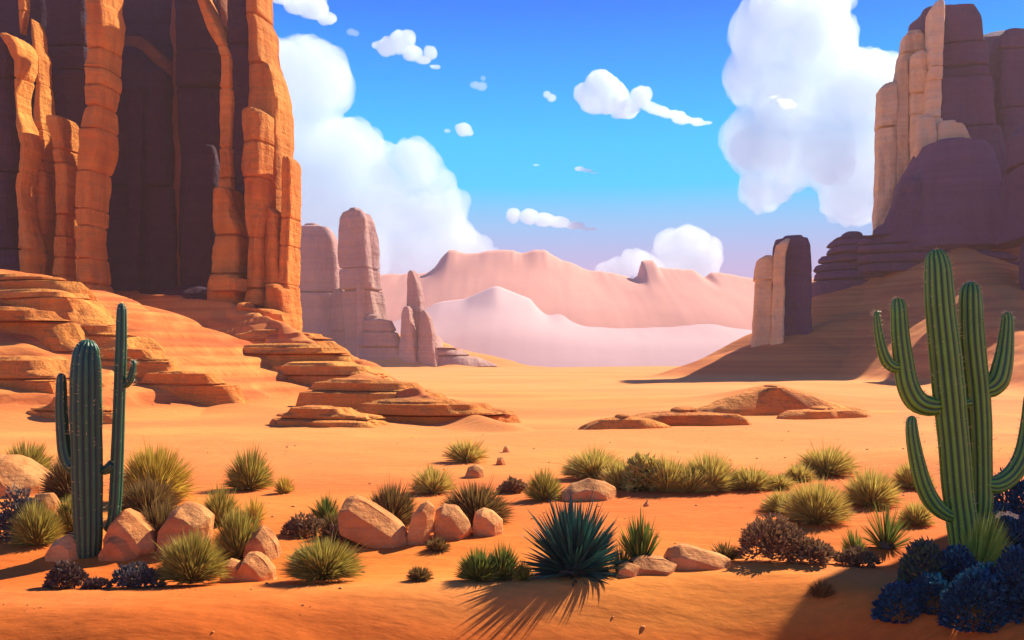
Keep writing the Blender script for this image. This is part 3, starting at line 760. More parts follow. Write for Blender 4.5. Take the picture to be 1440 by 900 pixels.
def leafy_mesh(rx, h, lobes, n, leaf, seed, flat=.8):
    """rounded scrub: lobes of small overlapping leaves pointing outwards"""
    rnd = random.Random(seed)
    ls = []
    if lobes <= 1: ls = [(0, 0, 0, 1.0)]
    else:
        for i in range(lobes):
            a = i / lobes * 2 * math.pi + rnd.uniform(-.4, .4)
            r = rnd.uniform(.25, .55)
            ls.append((r * math.cos(a), r * math.sin(a), rnd.uniform(0, .28), rnd.uniform(.42, .60)))
        ls.append((0, 0, .32, .62))
    v = []; f = []
    for i in range(n):
        cx, cy, cz, cr_ = rnd.choice(ls)
        az = rnd.uniform(0, 2 * math.pi); ct = rnd.uniform(-.15, 1)
        st = math.sqrt(1 - ct * ct)
        dr = Vector((st * math.cos(az), st * math.sin(az), ct))
        k = cr_ * rnd.uniform(.55, 1.0)**.5 * (1 + .12 * mnoise.noise(dr * 2 + Vector((seed, 0, 0))))
        p = Vector(((cx + dr.x * k) * rx, (cy + dr.y * k) * rx * flat, max(0.0, (cz + dr.z * k)) * h))
        d = Vector((dr.x, dr.y * flat, dr.z * .9 + .25)).normalized()
        d = (d + Vector((rnd.gauss(0, .3), rnd.gauss(0, .3), rnd.gauss(0, .3)))).normalized()
        side = d.cross(Vector((rnd.gauss(0, 1), rnd.gauss(0, 1), rnd.gauss(0, 1)))).normalized()
        nrm = side.cross(d)
        L_ = leaf * rnd.uniform(.7, 1.3); w = L_ * .34
        a = len(v)
        v += [p - d * L_ * .3, p + d * L_ * .25 + side * w - nrm * w * .3, p + d * L_ * .25 - side * w - nrm * w * .3, p + d * L_ * .35 + nrm * w * .35, p + d * L_]
        f += [(a, a + 1, a + 3), (a, a + 3, a + 2), (a + 1, a + 4, a + 3), (a + 3, a + 4, a + 2)]
    return v, f

_pn = [0]
def grass(label, cx, base, w, h, mat, n=420, bw=None, name='grass_clump', cat='desert grass', group='grass clumps on the desert floor', ymin=7.5, **k):
    _pn[0] += 1
    X, Y, Z = ground_at(cx, base, ymin)
    sc = Y / F
    bw = bw or max(.0042, 1.15 * sc)
    v, f = blade_mesh(w / 2 * sc * 1.06, h * sc * 1.05, int(n * 1.5), bw, _pn[0] * 13 + 5, **k)
    o = mesh_obj(name, v, f, mat, loc=(X, Y + w * .3 * sc, Z))
    tag(o, label, cat, group)
    return o
def scrub(label, cx, base, w, h, mat, lobes=5, n=1400, leaf=None, ymin=7.5, group='round scrub bushes on the desert floor', name='scrub_bush', cat='bush', flat=.8):
    _pn[0] += 1
    X, Y, Z = ground_at(cx, base, ymin)
    sc = Y / F
    leaf = leaf or 6.0 * sc
    v, f = leafy_mesh(w / 2 * sc * 1.05, h * sc * 1.05, lobes, n, leaf, _pn[0] * 7 + 3, flat)
    o = mesh_obj(name, v, f, mat, loc=(X, Y + w * .3 * sc, Z - .02))
    tag(o, label, cat, group)
    return o

G, S = grass, scrub
# --- front row, left to right
S('round charcoal bush on the dune crest at the far left front', 83, 829, 66, 38, S_DARK, 5, 1500)
S('little dark bush beside the round charcoal one', 130, 829, 36, 14, S_DARK, 3, 500)
S('low ragged dark bush touching the left of the domed grass clump', 184, 828, 66, 34, S_SLATE, 4, 1300)
G('domed olive grass clump at the front left, widest of the front row there', 257, 826, 112, 72, G_OLIVE, 1500, bend=.35)
G('wide low olive grass clump on the crest left of centre casting a shadow', 447, 822, 126, 58, G_OLIVE, 1500, bend=.25)
G('tiny dark tuft alone on the crest at centre left', 589, 819, 44, 22, G_DARK, 260)
G('green spiky tuft with fan of short leaves left of the big yucca', 672, 820, 70, 46, G_GREEN, 420, bw=.012)
G('taller green spiky tuft behind the fan-shaped one near the big yucca', 706, 818, 62, 52, G_GREEN, 330, bw=.012)
G('small dull green tuft growing over the tiny pale stone', 735, 818, 38, 28, G_GREEN, 180, bw=.008)
G('small dark tuft standing in the dark shade at the lower right', 1160, 846, 46, 30, G_DARK, 260, bw=.006, mat2=None) if False else G('small dark tuft standing in the dark shade at the lower right', 1160, 846, 46, 30, G_DARK, 260, bw=.006)

def yucca(label, cx, base, w, h, n, bw, mat, **k):
    X, Y, Z = ground_at(cx, base); sc = Y / F
    t = empty('yucca', (X, Y + w * .22 * sc, Z)); tag(t, label, 'yucca', 'spiky yuccas')
    _pn[0] += 1
    v, f = blade_mesh(w / 2 * sc, h * sc, n, bw, _pn[0] * 13, core=.05, bend=.10, lmin=.78, seg=5, **k)
    mesh_obj('leaves', v, f, mat, t)
    vs = []; fs = []
    for i, (r, z) in enumerate([(.13, -.05), (.15, .03), (.12, .10), (.05, .15)]):
        for j in range(12):
            a = j / 12 * 2 * math.pi
            rr = r * w * sc * .9 * (1 + .1 * (j % 2)); vs.append((rr * math.cos(a), rr * math.sin(a), z * h * sc * 1.2))
    for i in range(3):
        for j in range(12): fs.append((i * 12 + j, i * 12 + (j + 1) % 12, (i + 1) * 12 + (j + 1) % 12, (i + 1) * 12 + j))
    fs.append(tuple(36 + j for j in range(12)))
    mesh_obj('stem', vs, fs, STEM, t)
    return t
yucca('big dark teal yucca with stiff sword leaves on the dune crest', 808, 814, 158, 120, 520, .028, G_YUCCA, spread=96)
yucca('narrower grey green yucca just right of the big teal one', 903, 803, 84, 84, 150, .020, G_GREEN, spread=60)
G('short dull grass at the foot between the two front yuccas', 876, 806, 44, 40, G_GREEN, 160, bw=.008)
yucca('fan-shaped dark green yucca at right behind the dune crest', 1254, 776, 86, 78, 170, .012, G_GREEN, spread=88)

# --- left cluster
S('slate grey bush in shade under the pale slab at the left edge', 12, 762, 80, 78, S_SLATE, 5, 1600)
G('pale olive grass clump at far left, left of the low orange boulder', 40, 772, 80, 64, G_OLIVE, 900, bend=.35)
G('olive clump growing behind the pale slab at the left edge', 22, 676, 90, 56, G_OLIVE, 700)
G('dark olive clump behind the left arm of the fat cactus', 84, 705, 88, 64, G_DARK, 800, bend=.35)
G('olive clump directly behind the base of the fat cactus', 92, 752, 66, 54, G_OLIVE, 600)
G('large golden grass clump right of the thin tall cactus arm', 203, 712, 118, 86, G_GOLD, 1500, bend=.35)
G('dark brown clump below the large golden one', 196, 738, 110, 64, G_DARK, 900, bend=.35)
G('dark v-shaped tuft between the tall leaning and the large rounded boulder', 216, 772, 88, 66, G_DARK, 420, spread=60)
G('olive spiky clump behind and right of the large rounded boulder', 303, 742, 66, 60, G_OLIVE, 420, bw=.010)
G('small clump with yellow leaf tips beside the spiky olive one', 352, 736, 46, 38, G_GOLD, 190, bw=.009)
G('tall olive clump left of the pointed boulder with the pale right face', 328, 792, 84, 76, G_OLIVE, 1000, bend=.3)
G('feathery olive clump standing alone on the sand behind the left cluster', 344, 692, 78, 62, G_OLIVE, 520)
G('tiny yellow tipped tuft at the right foot of the feathery clump', 397, 695, 34, 28, G_GOLD, 150, bw=.012)
G('small green spiky tuft left of the slanted slab', 455, 738, 54, 42, G_GREEN, 220, bw=.012)
S('low brown bush below the small green spiky tuft', 424, 756, 66, 32, S_BROWN, 5, 900)
S('low brown bush at the foot of the slanted slab', 492, 766, 78, 36, S_BROWN, 5, 1000)
G('brown clump at left behind the slanted slab', 470, 760, 60, 40, G_DARK, 380)
G('dark golden clump rising behind the slanted slab', 546, 748, 86, 68, G_DARK, 900, bend=.3)
G('wide brown clump behind the central row of boulders', 668, 742, 116, 62, G_DARK, 1100, bend=.3)
G('small brown tuft in front of the central row of boulders', 614, 778, 42, 22, G_DARK, 220)
G('dusty olive clump behind the central boulders at half distance', 607, 697, 76, 42, G_PALE, 380)
G('pale faint clump on the sand ridge above the dusty one', 655, 652, 76, 38, G_PALE, 240, bw=.022)
S('low brown bush left of the green yellow clump', 722, 694, 46, 20, S_BROWN, 4, 500)
G('round green yellow clump up left of the big yucca', 766, 706, 62, 48, G_OLIVE, 380, bw=.013)
# --- long hedge in the middle
G('big pale domed clump at the left end of the long row', 838, 678, 112, 46, G_PALE, 800, bend=.35)
G('small pale clump squeezed between the dome and the dusty bush', 876, 690, 70, 42, G_PALE, 500)
G('low pale clump filling the gap left of the full rounded one', 974, 696, 76, 40, G_PALE, 500)
G('faint low clump trailing off the far right of the long row', 1100, 690, 60, 24, G_PALE, 300)
S('dusty bush in the long row right of the big pale dome', 908, 692, 74, 50, G_PALE, 5, 1200, leaf=.14)
G('spiky upright clump in the middle of the long row', 944, 696, 92, 54, G_PALE, 520, spread=70)
G('full rounded clump in the long row right of the spiky one', 1004, 694, 100, 56, G_PALE, 800)
G('low pale clump at the right end of the long row', 1062, 692, 84, 34, G_PALE, 520)
G('pale clump on the crest of the right sand ridge', 1172, 672, 100, 46, G_PALE, 620, bend=.3)
G('large dusty clump right of the brown rounded bush', 1160, 742, 116, 66, G_PALE, 900, bend=.3)
G('dusty clump behind and right of the large dusty one', 1236, 716, 100, 56, G_PALE, 700)
S('big brown rounded bush behind the dune crest right of centre', 1098, 794, 108, 70, S_BROWN, 6, 2400)
S('low brown bush spilling right from the big rounded one', 1150, 796, 84, 36, S_BROWN, 4, 1000)
G('small dark tuft between the pink slab and the brown bush', 1024, 790, 54, 26, G_DARK, 240)
S('low dark bush left of the fan-shaped yucca', 1212, 798, 60, 26, S_BROWN, 4, 700)
G('dark green tuft leaning left of the fan-shaped yucca', 1210, 790, 42, 46, G_GREEN, 200, bw=.010, tilt=-.2)

G('low dusty clump between the big brown bush and the long row', 1108, 724, 74, 34, G_PALE, 420)
G('faint small clump left of the one on the right sand ridge', 1128, 678, 56, 26, G_PALE, 300)
G('faint clump at the right end of the ridge behind the big cactus arm', 1292, 690, 70, 40, G_PALE, 420)
G('thin dull clump below the dusty ones, left of the green topped bush', 1296, 742, 60, 38, G_PALE, 360)
# --- blue scrub round the big cactus at lower right
BG = 'blue scrub bushes round the big cactus'
S('green topped round bush at the left foot of the big cactus', 1308, 832, 64, 70, S_BLUEG, 1, 1500, group=BG, leaf=.055)
G('bright green feathery tuft at the right foot of the big cactus', 1384, 824, 84, 96, G_BRIGHT, 800, tilt=.25, name='grass_clump')
S('small outlying blue bush at the lower left of the blue thicket', 1273, 872, 64, 46, S_BLUE, 1, 1300, group=BG, leaf=.05)
S('low blue bush between the outlying one and the thicket', 1318, 860, 60, 46, S_BLUE, 1, 1200, group=BG, leaf=.05)
S('blue bush with large lobes below the bright green tuft', 1358, 836, 86, 66, S_BLUE, 4, 2200, group=BG, leaf=.055)
S('round blue bush frontmost at the bottom of the thicket', 1388, 884, 92, 72, S_BLUE, 1, 2400, group=BG, leaf=.055)
S('blue bush at the lower right corner of the picture', 1446, 872, 96, 100, S_BLUE, 4, 2600, group=BG, leaf=.06)
S('large bright blue domed bush at the right edge of the thicket', 1432, 812, 110, 90, S_BLUE, 1, 2600, group=BG, leaf=.06)
S('tall blue bush rising behind the thicket at the right edge', 1440, 785, 110, 130, S_BLUE, 6, 2600, group=BG, leaf=.06)
S('blue bush tucked behind the bright green tuft', 1416, 798, 70, 80, S_BLUE, 3, 1800, group=BG, leaf=.055)
S('dark blue bush filling the gap above the frontmost one', 1400, 846, 70, 50, S_BLUE, 2, 1500, group=BG, leaf=.055)

def flower():
    X, Y, Z = ground_at(1418, 800)
    _, Yt, _ = ground_at(1432, 812)
    Yf = Yt - .25
    v = []; f = []
    rnd = random.Random(4)
    for i in range(9):
        px = 1400 + i * 3.6; py = 726 - 5 * math.sin(i / 8 * math.pi) + rnd.uniform(-1, 2)
        c = Vector((wx(px, Yf) - wx(1416, Yf), rnd.uniform(-.02, .02), wz(py, Yf) - wz(730, Yf)))
        for k in range(5):
            a = k / 5 * 2 * math.pi + rnd.random(); r = .030
            d = Vector((math.cos(a), -.3, math.sin(a))) * r; s = Vector((-math.sin(a), 0, math.cos(a))) * r * .4
            b = len(v); v += [c, c + d * .6 + s, c + d * 1.1 + Vector((0, -.006, 0)), c + d * .6 - s]; f.append((b, b + 1, b + 2, b + 3))
    o = mesh_obj('flower_spray', v, f, FLOWER, loc=(wx(1416, Yf), Yf, wz(730, Yf)))
    tag(o, 'little curved spray of cream flowers on the tall blue bush', 'flowers')
flower()

def gravel():
    rnd = random.Random(77); v = []; f = []
    ico = bmesh.new(); bmesh.ops.create_icosphere(ico, subdivisions=1, radius=1.0)
    base = [x.co.copy() for x in ico.verts]; fc = [tuple(x.index for x in p.verts) for p in ico.faces]; ico.free()
    for i in range(1500):
        Y = 8.6 + 22 * rnd.random() ** 1.6; X = rnd.uniform(-.62, .62) * Y
        if mnoise.noise(Vector((X * .5, Y * .5, 3))) < .02: continue
        r_ = .008 + .030 * rnd.random() ** 4
        z = tz(X, Y); b = len(v); sc_ = (rnd.uniform(.8, 1.5), rnd.uniform(.8, 1.3), rnd.uniform(.5, .8)); rot = Matrix.Rotation(rnd.uniform(0, 6.3), 3, 'Z')
        for c in base: v.append(rot @ Vector((c.x * sc_[0], c.y * sc_[1], c.z * sc_[2])) * r_ * rnd.uniform(.85, 1.15) + Vector((X, Y, z + r_ * .2)))
        f += [tuple(b + q for q in t_) for t_ in fc]
    o = mesh_obj('gravel', v, f, ROCK_B); o['kind'] = 'stuff'
gravel()

# ------------------------------------------------------------------ cacti
def cactus_limb(name, path, Y, mat, parent, ribs=12, dy=0.0, closed_tip=True, rib_amp=.13, spines=True, seed=0, ydepth=None):
    """ribbed tube. path: (px, py, radius px[, depth offset m]) from the root up to the tip"""
    sc = Y / F
    P = []
    for p in path:
        P.append((Vector((wx(p[0], Y), Y + dy + (p[3] if len(p) > 3 else 0), wz(p[1], Y))), p[2] * sc))
    # catmull-rom resample
    pts = []; n = len(P)
    for i in range(n - 1):
        p0 = P[max(i - 1, 0)]; p1 = P[i]; p2 = P[i + 1]; p3 = P[min(i + 2, n - 1)]
        m = max(3, int((p2[0] - p1[0]).length / (.045)))
        for s in range(m):
            t = s / m; t2 = t * t; t3 = t2 * t
            q = .5 * ((2 * p1[0]) + (p2[0] - p0[0]) * t + (2 * p0[0] - 5 * p1[0] + 4 * p2[0] - p3[0]) * t2 + (-p0[0] + 3 * p1[0] - 3 * p2[0] + p3[0]) * t3)
            pts.append((q, p1[1] + (p2[1] - p1[1]) * t))
    pts.append(P[-1])
    # rounded tip
    tip, rt = pts[-1]
    dirt = (pts[-1][0] - pts[-3][0]).normalized()
    L_ = rt * 1.25
    back = 0
    if closed_tip:
        for a in (12, 25, 38, 50, 62, 73, 82):
            pts.append((tip + dirt * L_ * math.sin(R(a)), rt * math.cos(R(a))))
        pts = [(q - dirt * 0, r) for q, r in pts]
    NS = ribs * 8
    v = []; f = []; rib = []
    ref = Vector((0, -1, 0))
    prev = None
    rings = []
    for i, (q, r) in enumerate(pts):
        t = (pts[min(i + 1, len(pts) - 1)][0] - pts[max(i - 1, 0)][0]).normalized()
        u = ref - t * ref.dot(t)
        u.normalize(); w = t.cross(u)
        ref = u
        rings.append((q, r, u, w, t))
        for k in range(NS):
            a = 2 * math.pi * k / NS
            c = abs(math.cos(a * ribs / 2))            # 1 on a ridge, 0 in a groove
            rr = r * (1 - rib_amp + rib_amp * 1.25 * c ** .8)
            rr *= 1 + .03 * mnoise.noise(q * 3 + Vector((seed, k * .02, 0))) + .05 * mnoise.noise(q * 1.6 + Vector((seed * 2, 0, 0)))
            v.append(q + (u * math.cos(a) + w * math.sin(a)) * rr); rib.append(c ** 1.3)
    for i in range(len(pts) - 1):
        for k in range(NS):
            k2 = (k + 1) % NS
            f.append((i * NS + k, i * NS + k2, (i + 1) * NS + k2, (i + 1) * NS + k))
    f.append(tuple((len(pts) - 1) * NS + k for k in range(NS)))
    f.append(tuple(reversed(range(NS))))
    org = parent.location
    o = mesh_obj(name, [p - org for p in v], f, mat, parent, smooth=True)
    at = o.data.attributes.new('rib', 'FLOAT', 'POINT')
    at.data.foreach_set('value', rib)
    if spines:
        rnd = random.Random(seed + 1)
        sv = []; sf = []
        acc = 0
        for i in range(1, len(rings)):
            q, r, u, w, t = rings[i]
            for k in range(ribs):
                if rnd.random() < .20:
                    a = 2 * math.pi * k / ribs
                    nrm = (u * math.cos(a) + w * math.sin(a))
                    p = q + nrm * r
                    for m in range(rnd.choice((1, 2, 2))):
                        d = (nrm + t * rnd.uniform(-.2, .8) + (u * rnd.uniform(-1, 1) + w * rnd.uniform(-1, 1)) * .4).normalized()
                        ln = rnd.uniform(.040, .075); wd = .0034
                        s1 = d.cross(t).normalized() * wd; s2 = d.cross(s1).normalized() * wd
                        b = len(sv)
                        sv += [p - d * .01 + s1, p - d * .01 - s1 * .5 + s2, p - d * .01 - s1 * .5 - s2, p + d * ln]
                        sf += [(b, b + 1, b + 3), (b + 1, b + 2, b + 3), (b + 2, b, b + 3)]
        so = mesh_obj('spines', [p - org for p in sv], sf, SPINE, o)
        so['kind'] = 'stuff'
    return o

def saguaro_right():
    X, Y, Z = ground_at(1352, 806)
    t = empty('saguaro_cactus', (X, Y, Z)); tag(t, 'tall many-armed green saguaro rising from blue scrub at the right', 'cactus', 'ribbed cacti')
    kw = dict(Y=Y, mat=CACT_R, parent=t)
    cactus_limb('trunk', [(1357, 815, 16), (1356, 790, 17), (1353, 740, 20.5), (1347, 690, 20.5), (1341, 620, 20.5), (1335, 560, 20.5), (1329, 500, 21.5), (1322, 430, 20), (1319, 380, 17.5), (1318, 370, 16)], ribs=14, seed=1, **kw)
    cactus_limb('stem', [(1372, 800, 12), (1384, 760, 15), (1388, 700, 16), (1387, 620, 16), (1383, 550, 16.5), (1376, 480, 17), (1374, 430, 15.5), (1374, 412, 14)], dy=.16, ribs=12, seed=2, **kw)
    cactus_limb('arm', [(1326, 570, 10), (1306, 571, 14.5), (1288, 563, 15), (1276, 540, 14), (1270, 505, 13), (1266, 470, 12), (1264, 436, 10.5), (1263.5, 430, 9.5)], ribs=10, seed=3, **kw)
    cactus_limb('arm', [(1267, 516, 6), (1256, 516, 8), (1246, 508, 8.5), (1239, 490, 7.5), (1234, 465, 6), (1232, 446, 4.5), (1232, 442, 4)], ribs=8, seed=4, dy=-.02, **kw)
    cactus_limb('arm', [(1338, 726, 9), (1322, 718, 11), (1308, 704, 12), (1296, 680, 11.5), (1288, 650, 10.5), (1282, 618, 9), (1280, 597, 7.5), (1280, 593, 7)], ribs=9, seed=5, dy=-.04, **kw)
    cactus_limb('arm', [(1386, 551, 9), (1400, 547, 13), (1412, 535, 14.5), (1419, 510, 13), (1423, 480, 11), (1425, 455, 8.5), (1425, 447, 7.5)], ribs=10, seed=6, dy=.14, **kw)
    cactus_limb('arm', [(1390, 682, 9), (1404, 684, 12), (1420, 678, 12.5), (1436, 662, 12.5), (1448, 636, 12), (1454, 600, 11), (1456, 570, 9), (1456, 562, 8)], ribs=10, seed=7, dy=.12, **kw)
    cactus_limb('joint', [(1350, 571, 7), (1359, 569, 6), (1370, 567, 7)], ribs=7, seed=8, dy=.1, closed_tip=False, spines=False, **kw)
    return t
saguaro_right()

def saguaro_left():
    X, Y, Z = ground_at(124, 780)
    t = empty('saguaro_cactus', (X, Y, Z)); tag(t, 'stout dark green saguaro with one fat stem and thin arms at the left', 'cactus', 'ribbed cacti')
    kw = dict(Y=Y, mat=CACT_L, parent=t)
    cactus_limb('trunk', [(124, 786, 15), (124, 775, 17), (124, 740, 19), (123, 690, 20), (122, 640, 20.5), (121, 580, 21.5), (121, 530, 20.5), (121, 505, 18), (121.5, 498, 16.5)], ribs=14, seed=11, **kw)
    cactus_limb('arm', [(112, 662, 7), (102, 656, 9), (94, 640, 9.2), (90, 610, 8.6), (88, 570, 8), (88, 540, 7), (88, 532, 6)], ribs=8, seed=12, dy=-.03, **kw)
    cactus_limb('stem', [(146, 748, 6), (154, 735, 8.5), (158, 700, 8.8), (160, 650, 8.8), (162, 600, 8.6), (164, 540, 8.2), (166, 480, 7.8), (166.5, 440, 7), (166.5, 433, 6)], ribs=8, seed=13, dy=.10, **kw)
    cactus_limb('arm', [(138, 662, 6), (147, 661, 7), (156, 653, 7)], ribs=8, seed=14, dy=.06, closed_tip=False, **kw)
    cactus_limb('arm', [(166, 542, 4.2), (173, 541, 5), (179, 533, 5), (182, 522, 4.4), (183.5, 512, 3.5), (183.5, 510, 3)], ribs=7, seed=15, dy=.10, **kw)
    return t
saguaro_left()

# unseen rock added beyond the right edge to shade the lower right corner
OC = empty('shade_outcrop', (wx(1600, 17), 17, 0)); tag(OC, 'tall unseen rock outcrop added beyond the right edge to shade the blue scrub', 'rock')
for _i, _p in enumerate(([(1602, 700), (1600, 200), (1610, -120), (1626, -190), (1655, -180), (1672, 200), (1676, 700)],
                         [(1658, 700), (1660, 200), (1670, 10), (1730, -10), (1780, 10), (1800, 200), (1800, 700)],
                         [(1782, 700), (1786, 200), (1810, -120), (1870, -170), (1940, -60), (1980, 200), (1990, 700)])):
    _o = B('x', _p, 700, Y=17, depth=(1.2, .8, .7)[_i], seed=44 + _i, sink=1.0, shift=(0, -.03), name='shade_block', mat=ROCK_L)
    for _k in ('label', 'category', 'group'):
        del _o[_k]
    _o.parent = OC; _o.location = _o.location - OC.location

# ------------------------------------------------------------------ clouds
def cloud_mat(name, dens):
    m = bpy.data.materials.new(name); m.use_nodes = True
    n = m.node_tree.nodes; n.clear()
    o = n.new('ShaderNodeOutputMaterial'); v = n.new('ShaderNodeVolumePrincipled')
    v.inputs['Color'].default_value = (.89, .965, .985, 1); v.inputs['Density'].default_value = dens; v.inputs['Anisotropy'].default_value = .35
    m.node_tree.links.new(v.outputs[0], o.inputs['Volume'])
    return m
CLOUD = cloud_mat('cumulus_vapour', .020)
CLOUD_M = cloud_mat('low_cumulus_vapour', .05)
CLOUD_S = cloud_mat('small_cloud_vapour', .08)
CLOUD_T = cloud_mat('thin_cloud_vapour', .030)
def cloud(label, puffs, Y, seed, fade=None, depth=.8, base_thin=0.0, extra=2):
    """puffs: (px, py, radius px[, vertical squash]); fade: photo rows (solid, gone) for the dissolving base"""
    rnd = random.Random(seed)
    sc = Y / F
    bm = bmesh.new()
    allp = []
    for p in puffs:
        x, y, r = p[:3]; q = p[3] if len(p) > 3 else 1.0
        allp.append((x, y, r, q, 0))
        for i in range(extra):
            a = rnd.uniform(0, 6.28); 
            allp.append((x + math.cos(a) * r * .55, y + math.sin(a) * r * .45 * q, r * rnd.uniform(.45, .6), q, -rnd.uniform(.2, .7) * r))
    cxp = sum(p[0] for p in puffs) / len(puffs); cyp = sum(p[1] for p in puffs) / len(puffs)
    for x, y, r, q, dy in allp:
        mtx = Matrix.Translation(Vector(((x - cxp) * sc, (dy + rnd.uniform(-.25, .25) * r) * sc, (cyp - y) * sc))) @ Matrix.Diagonal((r * sc, r * sc * depth, r * sc * q, 1))
        bmesh.ops.create_icosphere(bm, subdivisions=4, radius=1.0, matrix=mtx)
    me = bpy.data.meshes.new('cloud'); bm.to_mesh(me); bm.free()
    o = bpy.data.objects.new('cloud', me)
    o.location = (wx(cxp, Y), Y, wz(cyp, Y))
    link(o)
    # weld the puffs into one skin, then roughen it
    span = max(p[2] for p in puffs) * sc
    md = o.modifiers.new('remesh', 'REMESH'); md.mode = 'VOXEL'; md.voxel_size = max(span * .05, sc * .5); md.use_smooth_shade = True
    sm = o.modifiers.new('smooth', 'SMOOTH'); sm.iterations = 4; sm.factor = .6
    dg = bpy.context.evaluated_depsgraph_get()
    ev = bpy.data.meshes.new_from_object(o.evaluated_get(dg))
    o.modifiers.clear(); o.data = ev; ev.name = 'cloud'
    nv = len(ev.vertices)
    co = np.empty(nv * 3, np.float32); ev.vertices.foreach_get('co', co); co = co.reshape(-1, 3)
    no = np.empty(nv * 3, np.float32); ev.vertex_normals.foreach_get('vector', no); no = no.reshape(-1, 3)
    s1 = 1 / (26 * sc); s2 = 1 / (9 * sc)
    ph = seed * 3.1
    n1 = np.abs(fbm(co[:, 0] * s1 + ph, co[:, 2] * s1 + co[:, 1] * s1 * .8, 3)); n2 = fbm(co[:, 0] * s2, co[:, 2] * s2 + co[:, 1] * s2 * .9 + ph, 3)
    k = min(1, span / (40 * sc))
    co += no * ((n1 * 12 - 3) * sc * k + n2 * 1.8 * sc * k)[:, None]
    ev.vertices.foreach_set('co', co.ravel())
    prow = cyp - co[:, 2] / sc
    th = np.full(nv, base_thin)
    if fade: th = th + np.clip((prow - fade[0]) / (fade[1] - fade[0]), 0, 1) * 1.0
    at = ev.attributes.new('thin', 'FLOAT', 'POINT'); at.data.foreach_set('value', th.astype(np.float32))
    ev.polygons.foreach_set('use_smooth', [True] * len(ev.polygons))
    ev.materials.clear(); ev.materials.append(CLOUD if span > 30 else CLOUD_M if span > 13 and Y < 1000 else (CLOUD_T if base_thin > .3 else CLOUD_S)); ev.update()
    tag(o, label, 'cloud', 'white clouds in the blue sky')
    return o
CY = 1500
cloud('huge billowing cumulus rising behind the left butte and the far spires', [(300, 110, 60), (375, 110, 62), (440, 118, 60), (390, 190, 60), (440, 205, 58), (490, 222, 56), (530, 235, 40), (400, 270, 70), (450, 290, 70), (520, 280, 55), (585, 232, 38), (610, 258, 30), (560, 300, 50), (620, 300, 40), (640, 285, 22), (630, 340, 40), (660, 355, 32), (690, 372, 22), (590, 360, 45), (350, 330, 60), (500, 350, 60)], CY, 1, fade=(190, 400))
cloud('tall soft cumulus standing behind the right hand butte', [(1085, 55, 62), (1150, 60, 58), (1065, 110, 50), (1120, 130, 60), (1180, 130, 62), (1230, 120, 55), (1270, 130, 50), (1060, 200, 50), (1110, 210, 60), (1170, 215, 60), (1230, 220, 60), (1150, 20, 45), (1100, 10, 45), (1075, 265, 35), (1200, 270, 50)], CY + 40, 2, fade=(60, 300))
cloud('flat-bottomed white cloud with a trailing wisp, right of top centre', [(820, 132, 15), (846, 122, 24), (862, 138, 24), (880, 150, 18), (902, 134, 15), (836, 140, 20), (870, 152, 16)], 1200, 3, fade=(140, 200))
cloud('thin streak of cloud trailing to the right of the flat-bottomed one', [(908, 148, 9, .8), (914, 151, 10, .65), (921, 154, 12, .5), (929, 157, 13, .42), (938, 160, 14, .34), (948, 163, 15, .27), (960, 166, 16, .22), (972, 169, 17, .17), (986, 172.5, 17, .14)], 1200, 4, base_thin=.2, extra=0)
cloud('elongated white cloud at the top left of the open sky', [(440, 12, 22, .7), (415, 6, 18, .7), (460, 25, 14, .6), (395, -4, 16, .6)], 1250, 5, base_thin=.1)
cloud('ragged two-humped cloud upper left of the sky centre', [(545, 66, 16, .8), (562, 60, 16), (572, 56, 13), (580, 76, 14, .7), (595, 84, 11, .5), (606, 76, 9), (612, 94, 8, .4), (532, 64, 10, .5)], 1250, 6, base_thin=.05, fade=(70, 110))
cloud('faint small round puff beside the elongated cloud', [(494, 45, 7, .8), (500, 47, 6, .8)], 1250, 7, base_thin=.5, extra=0)
cloud('faint oval puff right of the ragged cloud', [(668, 120, 8, .7), (677, 121, 8, .8), (679, 110, 4)], 1250, 8, base_thin=.5, extra=0)
cloud('short bright oval puff left of the flat-bottomed cloud', [(769, 133, 6, .9), (776, 138, 7, .8)], 1250, 9, base_thin=.2, extra=0)
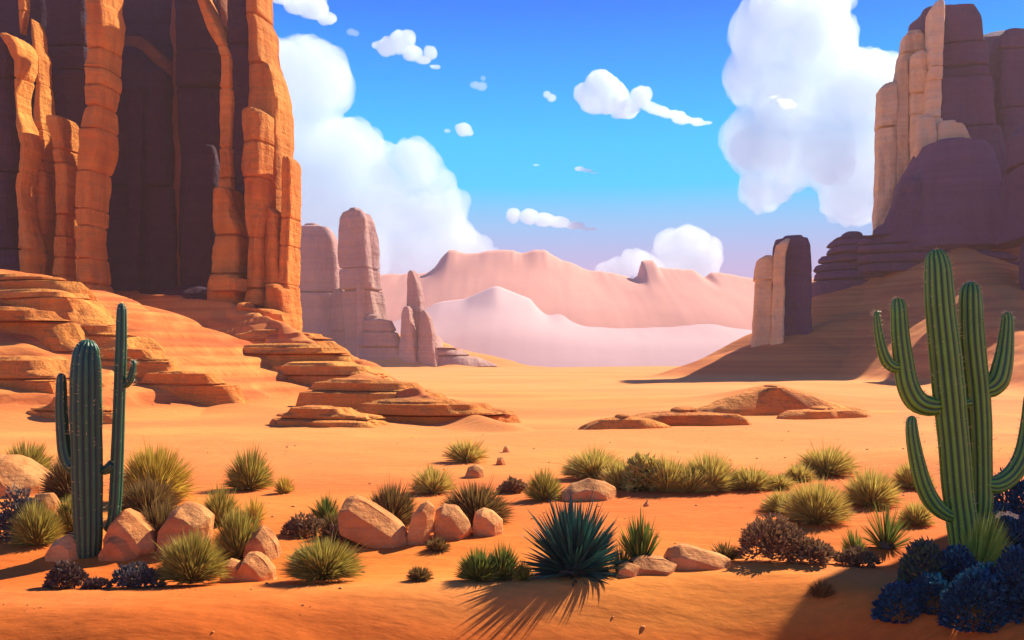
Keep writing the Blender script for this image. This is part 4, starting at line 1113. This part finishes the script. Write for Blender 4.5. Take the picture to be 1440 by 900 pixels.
cloud('tiny bright puff above the left cumulus slope', [(652, 182, 12, .8), (660, 187, 7, .7), (645, 180, 6)], 1250, 10, base_thin=.0, extra=0)
cloud('minute speck of cloud just left of the tiny bright puff', [(628, 184, 4, .8), (631, 184, 3)], 1250, 11, extra=0)
cloud('narrow white streak low in the middle of the sky', [(722, 303, 11, .9), (745, 305, 15, .8), (765, 309, 16, .7), (785, 313, 16, .5), (808, 318, 15, .35), (830, 322, 12, .2)], 1300, 12, base_thin=.1, extra=0)
cloud('rounded cumulus sitting behind the far mountains on their right', [(945, 350, 28), (968, 345, 30), (990, 350, 24), (955, 372, 30), (985, 372, 28)], 900, 13)
cloud('low lumpy cumulus left of the rounded one over the mountains', [(892, 368, 20), (905, 372, 18), (870, 380, 20), (850, 386, 16), (915, 382, 20)], 920, 14)
cloud('small wisp of cloud low above the mountain gap', [(815, 237, 8, .5), (826, 240, 8, .35), (836, 243, 7, .2)], 1300, 15, base_thin=.2, extra=0)
cloud('minute white fleck left of the small wisp', [(753, 232, 4, .5), (756, 232, 3, .5)], 1300, 16, extra=0)
cloud('small bright puff in front of the right cumulus', [(1106, 146, 11, .7), (1116, 148, 7, .6), (1088, 136, 6, .5), (1096, 141, 6, .5)], 1200, 17, extra=0)

# ------------------------------------------------------------------ haze
hm = bpy.data.materials.new('dusty_air'); hm.use_nodes = True
hn = hm.node_tree.nodes; hn.clear()
ho = hn.new('ShaderNodeOutputMaterial'); pv = hn.new('ShaderNodeVolumePrincipled')
pv.inputs['Color'].default_value = (.58, .46, .46, 1)
pv.inputs['Density'].default_value = .00058
pv.inputs['Anisotropy'].default_value = .1
hm.node_tree.links.new(pv.outputs[0], ho.inputs['Volume'])
HT = 64.5
bm = bmesh.new()
bmesh.ops.create_cube(bm, size=1.0, matrix=Matrix.Translation(Vector((0, 0, (HT - 12) / 2))) @ Matrix.Diagonal((1300, 1300, HT + 12, 1)))
me = bpy.data.meshes.new('haze'); bm.to_mesh(me); bm.free(); me.materials.append(hm)
hz = link(bpy.data.objects.new('haze', me)); hz['kind'] = 'stuff'
